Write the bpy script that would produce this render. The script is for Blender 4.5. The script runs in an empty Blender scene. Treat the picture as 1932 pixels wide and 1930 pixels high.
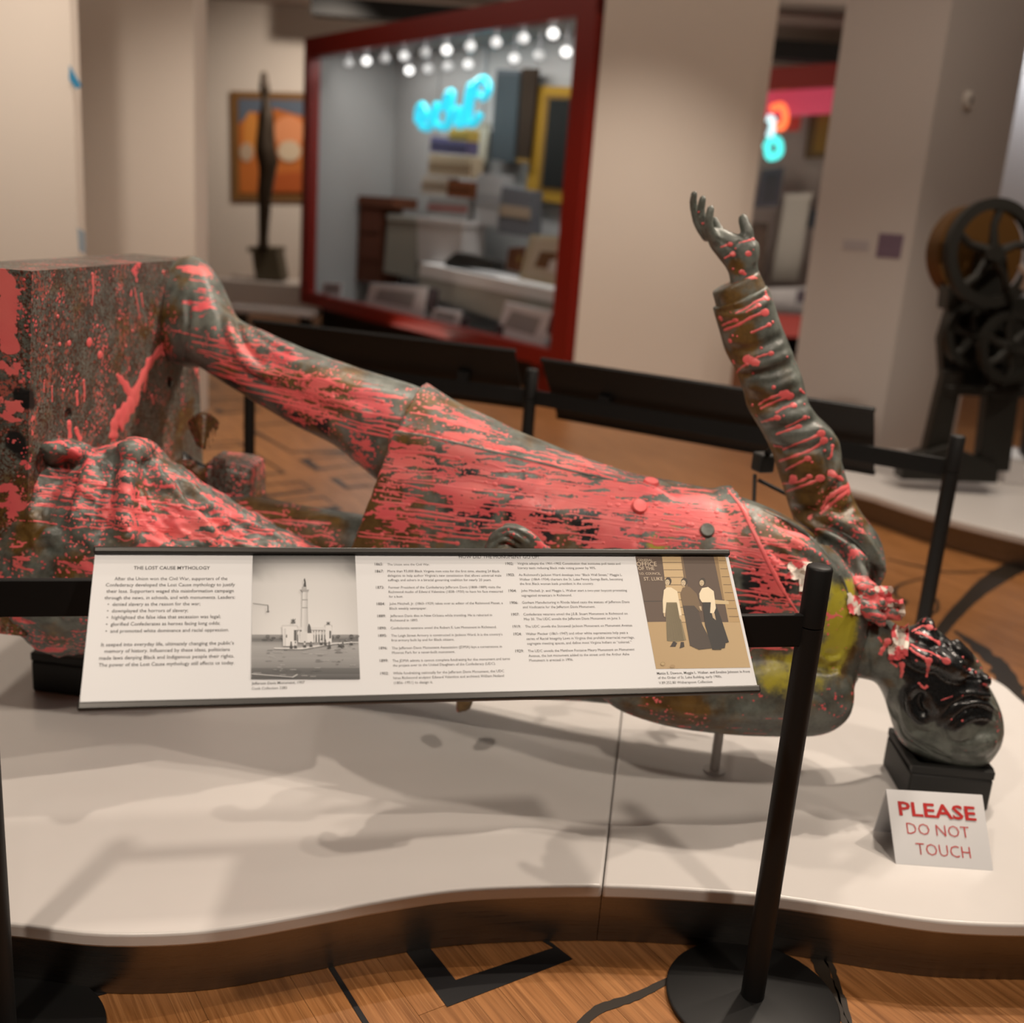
import bpy, bmesh, math, random
import numpy as np
from mathutils import Vector, Matrix
from mathutils.bvhtree import BVHTree
random.seed(7); rng = np.random.default_rng(7)
S = bpy.context.scene; COL = S.collection; D = bpy.data
V = lambda *a: np.array(a, float)

# ------------------------------------------------------------------ camera
F, CX, CY, EYE = 2029., 966., 965., 1.615
PITCH = math.atan(F/7245); ROLL = math.atan2(543, 7225)
cp, sp, cr, sr = math.cos(PITCH), math.sin(PITCH), math.cos(ROLL), math.sin(ROLL)
FW = V(0, cp, -sp); UP0 = V(0, sp, cp); RX = V(1, 0, 0)
CAMX = cr*RX + sr*UP0; CAMY = -sr*RX + cr*UP0; EYEP = V(0, 0, EYE)
cam = D.cameras.new('camera'); camo = D.objects.new('camera', cam); COL.objects.link(camo)
M = Matrix.Identity(4)
for i in range(3):
    M[i][0] = CAMX[i]; M[i][1] = CAMY[i]; M[i][2] = -FW[i]; M[i][3] = EYEP[i]
camo.matrix_world = M
cam.sensor_width = 36; cam.sensor_fit = 'HORIZONTAL'; cam.lens = 36*F/1932
cam.clip_start = .05; cam.clip_end = 80
cam.dof.use_dof = True; cam.dof.focus_distance = 2.09
cam.dof.aperture_fstop = cam.lens/1000/0.0195
S.camera = camo

# ------------------------------------------------------------------ world, lights, exposure
S.view_settings.view_transform = 'Standard'; S.view_settings.look = 'None'
S.view_settings.exposure = 0.0; S.view_settings.gamma = 1; S.view_settings.use_curve_mapping = False
W = D.worlds.new('world'); S.world = W; W.use_nodes = True
W.node_tree.nodes['Background'].inputs[0].default_value = (1, .86, .74, 1)
W.node_tree.nodes['Background'].inputs[1].default_value = .24

def spot(loc, target, watts, size=60, blend=.5, col=(1, .855, .71), rad=.05):
    l = D.lights.new('track_or_fill_spot', 'SPOT'); l.energy = watts; l.color = col
    l.spot_size = math.radians(size); l.spot_blend = blend; l.shadow_soft_size = rad
    o = D.objects.new('track_or_fill_spot', l); COL.objects.link(o); o.location = loc
    o.rotation_euler = (Vector(target)-Vector(loc)).to_track_quat('-Z', 'Y').to_euler()
    return o
def area(loc, target, watts, sx, sy, col=(1, .86, .72)):
    l = D.lights.new('area_fill', 'AREA'); l.shape = 'RECTANGLE'; l.size = sx; l.size_y = sy
    l.energy = watts; l.color = col
    o = D.objects.new('area_fill', l); COL.objects.link(o); o.location = loc
    o.rotation_euler = (Vector(target)-Vector(loc)).to_track_quat('-Z', 'Y').to_euler()
    return o
# track lamps over the platform
spot((2.75, 3.20, 4.0), (.6, 2.6, .4), 240, 60, rad=.03)
spot((1.53, 3.60, 4.0), (.2, 2.6, .4), 230, 75, rad=.03)
spot((1.70, 3.70, 4.0), (.2, 2.6, .4), 130, 75, rad=.03)
spot((1.5, .3, 4.0), (.7, 2.6, .5), 215, 62, rad=.10)
spot((-1.2, .2, 4.0), (-.8, 2.7, .8), 245, 62, rad=.10)
spot((-.7, 3.9, 4.0), (-.9, 2.7, .8), 170, 60)
spot((.1, -.8, 4.0), (-.1, 1.9, .6), 30, 40, col=(1, .9, .8), rad=.1)
# wall washers in the hall behind, with spots and fills added to brighten it
spot((-2.9, 3.2, 3.9), (-3.2, 6.0, .8), 270, 68, 1)
spot((-2.2, 4.9, 4.0), (-2.7, 7.5, .5), 150, 62, 1)
spot((.7, 6.6, 4.0), (.75, 9.3, 1.0), 290, 56, 1)
spot((2.6, 5.6, 4.0), (2.8, 8.0, .9), 48, 90, 1)
spot((3.2, 4.6, 4.0), (2.8, 6.4, .2), 260, 70, .9)  # spot added to brighten the machine platform
spot((1.1, 5.4, 4.0), (.9, 5.6, 0), 130, 100, .9)  # this and the following floor spots are added to brighten the boards
spot((-1.3, 6.0, 4.0), (-1.5, 7.0, 0), 210, 95, .9)
spot((2.2, 3.0, 4.0), (2.3, 4.2, 0), 130, 80, .9)
spot((-2.6, 14.4, 4.0), (-3.6, 17, 1.6), 330, 110, 1)
area((0, 8.5, 4.1), (0, 8.5, 0), 130, 9, 9)  # broad ambient fill added under the ceiling, not a fixture
area((1.5, 12.5, .3), (1.5, 12.5, 4), 110, 6, 3)  # upward fill added near the floor to brighten the ceiling, no fixture there

# ------------------------------------------------------------------ pixel of the photograph -> world
def ray(px, py): return CAMX*(px-CX)/F - CAMY*(py-CY)/F + FW
def atY(px, py, Y): d = ray(px, py); return EYEP + d*(Y/d[1])
def atZ(px, py, z): d = ray(px, py); return EYEP + d*((z-EYE)/d[2])
def atPl(px, py, o, n): d = ray(px, py); return EYEP + d*(np.dot(o-EYEP, n)/np.dot(d, n))
def depth(P): return float((np.asarray(P)-EYEP) @ FW)

# ------------------------------------------------------------------ mesh helpers
def tag(o, label=None, cat=None, group=None, kind=None):
    if label: o['label'] = label
    if cat: o['category'] = cat
    if group: o['group'] = group
    if kind: o['kind'] = kind
    return o
def empty(name, loc, label, cat, group=None, rz=0):
    o = D.objects.new(name, None); COL.objects.link(o); o.location = loc; o.rotation_euler[2] = rz
    o.empty_display_size = .05
    return tag(o, label, cat, group)
class MB:
    """collects shapes, then links them as one mesh object"""
    def __init__(s): s.v = []; s.f = []; s.mi = []; s.sm = []
    def add(s, v, f, mi=0, smooth=False):
        b = len(s.v); s.v += [tuple(map(float, p)) for p in v]
        s.f += [tuple(i+b for i in q) for q in f]; s.mi += [mi]*len(f); s.sm += [smooth]*len(f); return s
    def box(s, c, size, ax=None, mi=0):
        c = np.asarray(c, float); h = np.asarray(size, float)/2
        ax = np.eye(3) if ax is None else np.asarray(ax)
        v = [c+ax[0]*h[0]*i+ax[1]*h[1]*j+ax[2]*h[2]*k for i in (-1, 1) for j in (-1, 1) for k in (-1, 1)]
        return s.add(v, [(0, 1, 3, 2), (4, 6, 7, 5), (0, 4, 5, 1), (2, 3, 7, 6), (0, 2, 6, 4), (1, 5, 7, 3)], mi)
    def hexa(s, v, mi=0):   # bottom 4 then top 4, counter-clockwise
        return s.add(v, [(3, 2, 1, 0), (4, 5, 6, 7), (0, 1, 5, 4), (1, 2, 6, 5), (2, 3, 7, 6), (3, 0, 4, 7)], mi)
    def prism(s, pts, up, mi=0):
        n = len(pts); pts = [np.asarray(p, float) for p in pts]; up = np.asarray(up, float)
        return s.add(pts+[p+up for p in pts], [tuple(range(n-1, -1, -1)), tuple(range(n, 2*n))] +
                     [(i, (i+1) % n, n+(i+1) % n, n+i) for i in range(n)], mi)
    def cyl(s, a, b, r, r2=None, n=24, mi=0, smooth=True):
        a = np.asarray(a, float); b = np.asarray(b, float); r2 = r if r2 is None else r2
        t = (b-a)/np.linalg.norm(b-a); u = np.cross(t, (0, 0, 1.) if abs(t[2]) < .9 else (1., 0, 0)); u /= np.linalg.norm(u); w = np.cross(t, u)
        ang = [2*math.pi*i/n for i in range(n)]
        v = [a+r*(u*math.cos(q)+w*math.sin(q)) for q in ang]+[b+r2*(u*math.cos(q)+w*math.sin(q)) for q in ang]
        s.add(v, [(i, (i+1) % n, n+(i+1) % n, n+i) for i in range(n)], mi, smooth)
        s.add(v[:n], [tuple(range(n-1, -1, -1))], mi); return s.add(v[n:], [tuple(range(n))], mi)
    def lathe(s, c, prof, n=32, ax=None, mi=0):  # prof: (r, h) pairs
        c = np.asarray(c, float); ax = np.eye(3) if ax is None else np.asarray(ax)
        v = []; m = len(prof)
        for r, h in prof:
            v += [c+ax[0]*r*math.cos(2*math.pi*i/n)+ax[1]*r*math.sin(2*math.pi*i/n)+ax[2]*h for i in range(n)]
        f = [(k*n+i, k*n+(i+1) % n, (k+1)*n+(i+1) % n, (k+1)*n+i) for k in range(m-1) for i in range(n)]
        f += [tuple(range(n-1, -1, -1)), tuple((m-1)*n+i for i in range(n))]
        return s.add(v, f, mi, True)
    def tube(s, pts, rad, n=10, mi=0, flat=1., fdir=None):
        pts = [np.asarray(p, float) for p in pts]; m = len(pts)
        rad = [rad]*m if np.isscalar(rad) else rad
        v = []; pu = None
        for i in range(m):
            t = pts[min(i+1, m-1)]-pts[max(i-1, 0)]; t = t/(np.linalg.norm(t)+1e-12)
            if fdir is not None:
                w = np.asarray(fdir[i] if np.ndim(fdir) > 1 else fdir, float); w = w-t*(w@t); w /= np.linalg.norm(w)+1e-12; u = np.cross(w, t)
            else:
                u = pu if pu is not None else np.cross(t, (0, 0, 1.) if abs(t[2]) < .9 else (1., 0, 0))
                u = u-t*(u@t); u /= np.linalg.norm(u)+1e-12; w = np.cross(t, u); pu = u
            v += [pts[i]+rad[i]*(u*math.cos(2*math.pi*k/n)+w*flat*math.sin(2*math.pi*k/n)) for k in range(n)]
        f = [(k*n+i, k*n+(i+1) % n, (k+1)*n+(i+1) % n, (k+1)*n+i) for k in range(m-1) for i in range(n)]
        f += [tuple(range(n-1, -1, -1)), tuple((m-1)*n+i for i in range(n))]
        return s.add(v, f, mi, True)
    def ball(s, c, r, ax=None, n=16, mi=0):
        r = [r]*3 if np.isscalar(r) else r
        ax = np.eye(3) if ax is None else np.asarray(ax); c = np.asarray(c, float)
        m = n//2; v = []; f = []
        for k in range(m+1):
            th = math.pi*k/m
            for i in range(n):
                ph = 2*math.pi*i/n
                v.append(c+ax[0]*r[0]*math.sin(th)*math.cos(ph)+ax[1]*r[1]*math.sin(th)*math.sin(ph)+ax[2]*r[2]*math.cos(th))
        f = [(k*n+i, (k+1)*n+i, (k+1)*n+(i+1) % n, k*n+(i+1) % n) for k in range(m) for i in range(n)]
        return s.add(v, f, mi, True)
    def mesh(s, name, off=(0, 0, 0)):
        me = D.meshes.new(name); off = np.asarray(off, float)
        me.from_pydata([tuple(np.asarray(p)-off) for p in s.v], [], s.f)
        me.polygons.foreach_set('material_index', s.mi); me.polygons.foreach_set('use_smooth', s.sm)
        bm = bmesh.new(); bm.from_mesh(me); bmesh.ops.remove_doubles(bm, verts=bm.verts, dist=1e-6)
        bmesh.ops.recalc_face_normals(bm, faces=bm.faces); bm.to_mesh(me); bm.free(); me.set_sharp_from_angle(angle=.7)
        return me
    def build(s, name, mats, parent=None, bevel=0, world=True):
        """world=True: the collected points are world points"""
        off = (0, 0, 0); inv = None
        me = s.mesh(name)
        if parent is not None and world:
            inv = world_of(parent).inverted(); me.transform(inv)
        for m in (mats if isinstance(mats, (list, tuple)) else [mats]): me.materials.append(m)
        o = D.objects.new(name, me); COL.objects.link(o)
        if parent is not None: o.parent = parent
        if bevel:
            b = o.modifiers.new('bevel', 'BEVEL'); b.width = bevel; b.segments = 3; b.limit_method = 'ANGLE'; b.angle_limit = .6
            b.harden_normals = False
        return o
def world_of(o):
    m = Matrix.LocRotScale(o.location, o.rotation_euler, o.scale)
    return world_of(o.parent) @ m if o.parent else m
def rot(a): return np.array([[math.cos(a), math.sin(a), 0], [-math.sin(a), math.cos(a), 0], [0, 0, 1.]])

# ------------------------------------------------------------------ materials
def mat(name, col=(.5, .5, .5), rough=.5, metal=0., emit=None, estr=1., spec=.5, coat=0., trans=0.):
    m = D.materials.new(name); m.use_nodes = True; b = m.node_tree.nodes['Principled BSDF']
    b.inputs['Base Color'].default_value = (*col, 1); b.inputs['Roughness'].default_value = rough
    b.inputs['Metallic'].default_value = metal; b.inputs['Specular IOR Level'].default_value = spec
    b.inputs['Coat Weight'].default_value = coat; b.inputs['Transmission Weight'].default_value = trans
    if emit: b.inputs['Emission Color'].default_value = (*emit, 1); b.inputs['Emission Strength'].default_value = estr
    return m
class N:
    """tiny node-graph writer"""
    def __init__(s, m): s.m = m; s.t = m.node_tree; s.b = s.t.nodes['Principled BSDF']
    def node(s, ty, **kw):
        n = s.t.nodes.new(ty)
        for k, v in kw.items(): setattr(n, k, v)
        return n
    def put(s, sock, v):
        if isinstance(v, bpy.types.NodeSocket): s.t.links.new(v, sock)
        elif isinstance(v, (tuple, list)) and len(v) == 3 and sock.type == 'RGBA': sock.default_value = (*v, 1)
        else: sock.default_value = v
    def attr(s, name): return s.node('ShaderNodeAttribute', attribute_name=name).outputs['Fac']
    def obj(s): return s.node('ShaderNodeTexCoord').outputs['Object']
    def mapping(s, v, rot=(0, 0, 0), scale=(1, 1, 1), loc=(0, 0, 0)):
        n = s.node('ShaderNodeMapping'); s.put(n.inputs[0], v); n.inputs[1].default_value = loc
        n.inputs[2].default_value = rot; n.inputs[3].default_value = scale; return n.outputs[0]
    def noise(s, v, scale=5, detail=3, rough=.5, dist=0.):
        n = s.node('ShaderNodeTexNoise'); s.put(n.inputs['Vector'], v); n.inputs['Scale'].default_value = scale
        n.inputs['Detail'].default_value = detail; n.inputs['Roughness'].default_value = rough; n.inputs['Distortion'].default_value = dist
        return n.outputs[0]
    def voro(s, v, scale, feature='F1', out=0, rnd=1.):
        n = s.node('ShaderNodeTexVoronoi', feature=feature); s.put(n.inputs['Vector'], v); n.inputs['Scale'].default_value = scale
        n.inputs['Randomness'].default_value = rnd
        return n.outputs[out]
    def math(s, op, a, b=0., c=0.):
        n = s.node('ShaderNodeMath', operation=op); s.put(n.inputs[0], a); s.put(n.inputs[1], b); s.put(n.inputs[2], c); return n.outputs[0]
    def step(s, x, a, b, lo=0., hi=1.):
        n = s.node('ShaderNodeMapRange', interpolation_type='SMOOTHSTEP'); s.put(n.inputs[0], x)
        for i, q in enumerate((a, b, lo, hi)): s.put(n.inputs[1+i], q)
        return n.outputs[0]
    def mix(s, f, a, b):
        n = s.node('ShaderNodeMix', data_type='RGBA'); s.put(n.inputs[0], f); s.put(n.inputs[6], a); s.put(n.inputs[7], b); return n.outputs[2]
    def bump(s, h, strength=.2, dist=.01):
        n = s.node('ShaderNodeBump'); n.inputs['Strength'].default_value = strength; n.inputs['Distance'].default_value = dist
        s.put(n.inputs['Height'], h); s.put(s.b.inputs['Normal'], n.outputs[0])
    def base(s, c): s.put(s.b.inputs['Base Color'], c)
    def set(s, k, v): s.put(s.b.inputs[k], v)

PINK = (.72, .105, .12)
m_black = mat('black_powder_coat', (.008, .008, .008), .5, spec=.3)
n = N(m_black); n.bump(n.noise(n.obj(), 900, 1), .08, .001)
m_rail = mat('black_rail', (.006, .006, .006), .55, spec=.25)
m_box = mat('black_foam', (.012, .012, .011), .62)
m_profile = mat('grey_black_profile', (.035, .033, .03), .38, .3)
m_slab = mat('white_laminate', (.72, .69, .66), .32, coat=.15)
n = N(m_slab); q = n.noise(n.obj(), 6, 4); n.base(n.mix(q, (.60, .575, .555), (.63, .605, .585)))
m_skirt = mat('brushed_metal', (.20, .185, .17), .30, 1.)
n = N(m_skirt); g = n.noise(n.mapping(n.obj(), scale=(2, 2, 260)), 4, 2); n.set('Roughness', n.step(g, .2, .8, .24, .42))
n.base(n.mix(g, (.16, .15, .14), (.26, .24, .22)))
m_paper = mat('white_print', (.64, .65, .67), .42)
m_ink = mat('dark_ink', (.035, .035, .037), .6)
m_ink2 = mat('grey_ink', (.085, .083, .085), .6)
m_red = mat('red_ink', (.50, .012, .012), .5)
m_tent = mat('white_acrylic', (.66, .665, .68), .35)
m_wall = mat('warm_white_wall', (.70, .635, .57), .85)
n = N(m_wall); n.base(n.mix(n.noise(n.obj(), 1.2, 3), (.68, .615, .55), (.72, .655, .59)))
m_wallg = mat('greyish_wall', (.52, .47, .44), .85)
m_ceil = mat('ceiling_paint', (.42, .36, .32), .9)
m_case = mat('red_lacquer', (.21, .009, .003), .45)
m_casein = mat('grey_case_lining', (.34, .34, .335), .8)
m_glass = mat('case_glass', (1, 1, 1), .02, trans=1.); m_glass.node_tree.nodes['Principled BSDF'].inputs['IOR'].default_value = 1.05
m_iron = mat('black_iron', (.016, .015, .012), .5, .4)
m_brass = mat('aged_brass', (.12, .055, .012), .45, .6)
m_inlay = mat('black_floor_inlay', (.008, .008, .009), .35)

m_wood = mat('oak_floor', (.4, .2, .08), .34)
n = N(m_wood); oi = n.node('ShaderNodeObjectInfo').outputs['Random']
WA = math.atan2(-.832, .555)
tc = n.mapping(n.obj(), scale=(1.2, 26, 26)); 
sh = n.node('ShaderNodeVectorMath', operation='ADD'); n.put(sh.inputs[0], tc)
cmb = n.node('ShaderNodeCombineXYZ'); n.put(cmb.inputs[0], n.math('MULTIPLY', oi, 37.)); n.put(cmb.inputs[1], n.math('MULTIPLY', oi, 91.)); n.put(sh.inputs[1], cmb.outputs[0])
g1 = n.noise(sh.outputs[0], 2.2, 5, .62, .6); g2 = n.noise(n.mapping(sh.outputs[0], scale=(.6, 3.2, 1)), 2.5, 4, .7)
c1 = n.mix(n.step(g1, .25, .75), (.17, .064, .017), (.40, .175, .060))
c2 = n.mix(n.math('MULTIPLY', n.step(g2, .50, .66), .45), c1, (.52, .265, .105))
n.base(n.mix(n.step(g1, .66, .80, 0, .6), n.mix(n.math('MULTIPLY', oi, .25), c2, (.22, .095, .03)), (.11, .04, .01)))
n.bump(g2, .05, .002)

def bronze(name, rx=(0, 0, 0), sx=(1.7, 19, 19), speckle=.5, plinth=False):
    """weathered bronze under thrown pink paint; the attributes tell where paint, olive, black and brown lie"""
    m = mat(name, (.1, .1, .1), .36); n = N(m); o = n.obj()
    w = n.node('ShaderNodeVectorMath', operation='ADD')
    wn = n.node('ShaderNodeTexNoise'); n.put(wn.inputs['Vector'], o); wn.inputs['Scale'].default_value = 22; wn.inputs['Detail'].default_value = 2
    wm = n.node('ShaderNodeVectorMath', operation='SCALE'); n.put(wm.inputs[0], wn.outputs['Color']); wm.inputs['Scale'].default_value = .014
    n.put(w.inputs[0], o); n.put(w.inputs[1], wm.outputs[0]); ow = w.outputs[0]
    s1 = n.noise(n.mapping(ow, rx, sx), 2.1, 3, .55)
    s2 = n.noise(n.mapping(ow, rx, (sx[0]*1.6, sx[1]*2.1, sx[2]*2.1)), 2.6, 2, .5)
    bl = n.noise(ow, 11 if not plinth else 60, 3, .6)
    fine = n.noise(ow, 75, 2, .6)
    mm = n.math('ADD', n.math('MULTIPLY', s1, .42), n.math('ADD', n.math('MULTIPLY', s2, .36), n.math('ADD', n.math('MULTIPLY', bl, .12), n.math('MULTIPLY', fine, .10))))
    pk = n.attr('pink'); thr = n.math('SUBTRACT', .640, n.math('MULTIPLY', n.math('MINIMUM', pk, 1.06), .178))
    d = n.math('SUBTRACT', mm, thr); mask = n.step(d, -.004, .006)
    dots = n.voro(ow, 85); dsel = n.voro(n.mapping(ow), 85, 'F1', 1)
    dm = n.math('MULTIPLY', n.step(dots, .36, .26), n.step(n.math('ADD', n.noise(o, 9, 2), n.math('MULTIPLY', pk, .22)), .60, .64))
    mask = n.math('MAXIMUM', mask, n.math('MULTIPLY', dm, n.step(pk, .02, .1)))
    mask = n.math('MAXIMUM', mask, n.step(n.math('ADD', n.attr('splat'), n.math('MULTIPLY', n.math('SUBTRACT', n.noise(ow, 14, 4, .65), .5), n.math('MULTIPLY', n.step(n.attr('splat'), 0, .2), .9))), .47, .51))
    p1 = n.noise(o, 5, 4, .65); p2 = n.noise(o, 16, 5, .7); p3 = n.noise(o, 110, 3, .7)
    pat = n.mix(n.step(p2, .3, .7), (.055, .062, .054), (.155, .172, .152))
    brown = n.mix(n.step(p2, .35, .65), (.075, .040, .010), (.15, .085, .022))
    c = n.mix(n.step(n.math('ADD', p1, n.math('MULTIPLY', n.math('SUBTRACT', n.attr('brown'), .35), .5)), .44, .60), pat, brown)
    if plinth:
        c = n.mix(n.step(n.noise(o, 130, 3, .7), .46, .58), c, (.060, .020, .011))
        c = n.mix(n.step(n.math('ADD', n.noise(ow, 75, 3, .7), n.math('MULTIPLY', n.noise(o, 7, 2), .5)), .82, .90), c, (.36, .095, .075))
        c = n.mix(n.step(n.noise(o, 100, 3, .6), .60, .72), c, (.20, .22, .19))
    c = n.mix(n.step(n.math('ADD', n.attr('olive'), n.math('MULTIPLY', n.math('SUBTRACT', p2, .5), 1.5)), .30, .75), c, n.mix(p1, (.30, .25, .015), (.46, .42, .05)))
    c = n.mix(n.step(n.math('ADD', n.attr('dark'), n.math('MULTIPLY', n.math('SUBTRACT', n.noise(ow, 13, 3), .5), 1.1)), .42, .60), c, (.010, .011, .012))
    pc = n.mix(n.step(n.noise(o, 7, 3), .35, .7), PINK, (.80, .17, .16))
    n.base(n.mix(mask, c, pc))
    gl = n.math('MULTIPLY', n.step(n.attr('dark'), .5, .9), -.16)
    n.set('Roughness', n.math('ADD', n.math('MULTIPLY', mask, .06), n.math('ADD', gl, n.step(p3, .3, .7, .36, .52))))
    n.bump(n.math('ADD', n.math('MULTIPLY', p3, .35), n.math('MULTIPLY', mask, .8)), .28, .004)
    n.set('Specular IOR Level', .55)
    return m
BA = math.atan2(-.45, 2.1); BT = math.atan2(.30, 2.15)
m_bronze = bronze('bronze_coat', (0, BT*0-.14, -BA))
m_body = bronze('bronze_body', (0, -.14, -BA))
m_cloth = bronze('bronze_drape', (0, -.05, .1), (2.0, 12, 12))
m_plinth = bronze('bronze_plinth', (0, 0, 0), (3.0, 6, 6), plinth=True)
m_pink = mat('pink_paint', PINK, .38)
n = N(m_pink); n.base(n.mix(n.noise(n.obj(), 9, 3), PINK, (.80, .17, .16)))

# ------------------------------------------------------------------ room shell
def struct(mb, name, m, bevel=0): return tag(mb.build(name, m, None, bevel), kind='structure')
E1 = V(.555, -.832, 0); E2 = V(.832, .555, 0)
floor = struct(MB().box((0, 8, -.02), (26, 26, .03)), 'floor', m_wood)
struct(MB().box((0, 8, 4.3), (26, 26, .1)), 'ceiling', m_ceil)
struct(MB().box((-1, 17.2, 2.1), (24, .3, 4.4)), 'wall_back', m_wall)
struct(MB().box((-12.8, 8, 2.1), (.3, 26, 4.4)), 'wall_left', m_wall)
struct(MB().box((12.8, 8, 2.1), (.3, 26, 4.4)), 'wall_right', m_wall)
struct(MB().box((0, -4.9, 2.1), (26, .3, 4.4)), 'wall_front', m_wall)
# floor boards laid along E1, top at z = 0
PW, PL = .19, 1.7
pm = []
for k in range(3):
    b = MB().box((0, 0, -.004), (PL-.001, PW-.0009, .008)); me = b.mesh('plank'); me.materials.append(m_wood); pm.append(me)
def inview(P, mar=60):
    q = np.asarray(P, float)-EYEP; dz = q @ FW
    if dz < .2: return False
    x = CX+F*(q @ CAMX)/dz; y = CY-F*(q @ CAMY)/dz
    return -mar < x < 1932+mar and y < 1930+mar
cnt = 0; cand = []
for i in range(-60, 75):
    for j in range(-9, 9):
        c = V(0, 2.2, 0)+E2*(i*PW)+E1*((j+(i*.37 % 1))*PL)
        if not (.9 < c[1] < 9.5): continue
        if any(inview(c+E1*t*PL/2+E2*u*PW/2) for t in (-1, -.5, 0, .5, 1) for u in (-1, 1)): cand.append((c[1]+abs(c[0])*.2, i, c))
cand.sort(key=lambda t: t[0])
for _, i, c in cand[:295]:
    o = D.objects.new('plank', pm[(i*7) % 3]); COL.objects.link(o); o.parent = floor; o.location = c
    o.rotation_euler[2] = WA
# black inlaid frames (outer quad, inner quad in photo pixels, on the floor plane)
def z1(l): return [(380+x/5.676, 680+y/5.676) for x, y in l]
def z5(l): return [(600+x/2.76, 1650+y/2.76) for x, y in l]
frames = [
 (z1([(425, 700), (1110, 648), (1950, 1000), (960, 990)]), z1([(510, 705), (1090, 662), (1700, 955), (960, 975)])),
 (z1([(1030, 1060), (1510, 1008), (1705, 1115), (1225, 1180)]), z1([(1150, 1058), (1500, 1022), (1665, 1110), (1270, 1150)])),
 (z1([(1360, 1265), (1800, 1220), (1990, 1330), (1540, 1378)]), z1([(1450, 1262), (1790, 1235), (1950, 1325), (1575, 1345)])),
 (z1([(520, 1345), (1060, 1288), (1225, 1395), (650, 1475)]), z1([(560, 1348), (1050, 1303), (1180, 1385), (710, 1438)])),
 (z1([(770, 1520), (1310, 1452), (1520, 1600), (950, 1680)]), z1([(850, 1520), (1300, 1470), (1450, 1555), (1000, 1620)])),
 (z1([(250, 1000), (560, 983), (915, 1208), (560, 1240)]), z1([(280, 1005), (550, 993), (860, 1195), (580, 1220)])),
 (z1([(120, 520), (560, 487), (645, 542), (200, 575)]), z1([(200, 520), (550, 497), (610, 537), (235, 555)])),
 (z1([(-150, 420), (380, 395), (460, 435), (-60, 470)]), z1([(-100, 425), (370, 405), (420, 430), (-50, 455)])),
 (z1([(-200, 230), (60, 215), (180, 290), (-60, 305)]), z1([(-170, 235), (50, 222), (140, 284), (-40, 295)])),
 (z1([(-50, 880), (400, 860), (460, 912), (0, 950)]), z1([(-20, 885), (390, 870), (420, 907), (20, 930)])),
 (z5([(455, 395), (950, 150), (1325, 440), (672, 690)]), z5([(585, 385), (930, 200), (1225, 382), (717, 550)])),
]
def flat(pts, t=.0012, z=0.0006): 
    P = [atZ(x, y, z) for x, y in pts]; return P
for oq, iq in frames:
    O = flat(oq); I = flat(iq); b = MB()
    for k in range(4):
        b.prism([O[k], O[(k+1) % 4], I[(k+1) % 4], I[k]], (0, 0, .0009))
    b.build('floor_inlay', m_inlay, floor)
def strip(pts, w, name='floor_inlay', parent=floor, m=None, z=.0006, rough=0.):
    P = [atZ(x, y, z) for x, y in pts]; w = [w]*len(P) if np.isscalar(w) else w
    PP = []; WW = []
    for i in range(len(P)-1):
        for t in np.linspace(0, 1, 8, endpoint=False):
            p0, p1, p2, p3 = P[max(i-1, 0)], P[i], P[i+1], P[min(i+2, len(P)-1)]
            PP.append(.5*((2*p1)+(-p0+p2)*t+(2*p0-5*p1+4*p2-p3)*t*t+(-p0+3*p1-3*p2+p3)*t**3)); WW.append(w[i]*(1-t)+w[i+1]*t)
    PP.append(P[-1]); WW.append(w[-1]); b = MB(); v = []
    for i, p in enumerate(PP):
        t = PP[min(i+1, len(PP)-1)]-PP[max(i-1, 0)]; t /= np.linalg.norm(t)+1e-9; nn = V(-t[1], t[0], 0)
        v += [p+nn*WW[i]/2*(1+rng.uniform(-rough, rough)), p-nn*WW[i]/2*(1+rng.uniform(-rough, rough))]
    nq = len(v)
    b.add(v+[q+V(0, 0, .0009) for q in v], [(2*i, 2*i+1, 2*i+3, 2*i+2) for i in range(len(PP)-1)]+[(nq+2*i, nq+2*i+2, nq+2*i+3, nq+2*i+1) for i in range(len(PP)-1)])
    return b.build(name, m or m_inlay, parent)
strip([(614, 1808), (700, 1946)], .012)
strip([(60, 1915), (190, 1872), (360, 1830)], .018)
m_hair = mat('dark_floor_print', (.020, .014, .009), .4)
# printed black locks of hair curling over the floor
for pts, w, r in [([(1085, 1945), (1130, 1905), (1200, 1880), (1270, 1846), (1330, 1835)], [.03, .045, .04, .03, .01], .12),
               ([(1520, 1760), (1540, 1800), (1565, 1860), (1600, 1945)], [.05, .06, .055, .02], .3),
               ([(1535, 1770), (1570, 1830), (1590, 1890), (1610, 1950)], [.02, .03, .03, .01], .3),
               ([(1945, 1055), (1880, 1090), (1830, 1130), (1780, 1185), (1760, 1230)], [.22, .2, .13, .10, .02], .05),
               ([(1675, 1055), (1730, 1068), (1800, 1080), (1880, 1075)], [.03, .05, .05, .02], .1),
               ([(1745, 1090), (1695, 1105), (1690, 1125), (1708, 1135), (1690, 1148)], [.02, .035, .035, .05, .01], .1),
               ([(1740, 1120), (1765, 1130), (1768, 1150), (1750, 1165)], [.015, .03, .03, .01], .1),
               ([(1800, 1190), (1850, 1225), (1895, 1270), (1915, 1330)], [.03, .13, .17, .12], .35)]:
    strip(pts, np.array(w)*.55, 'floor_print', m=m_hair, rough=r)

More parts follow.
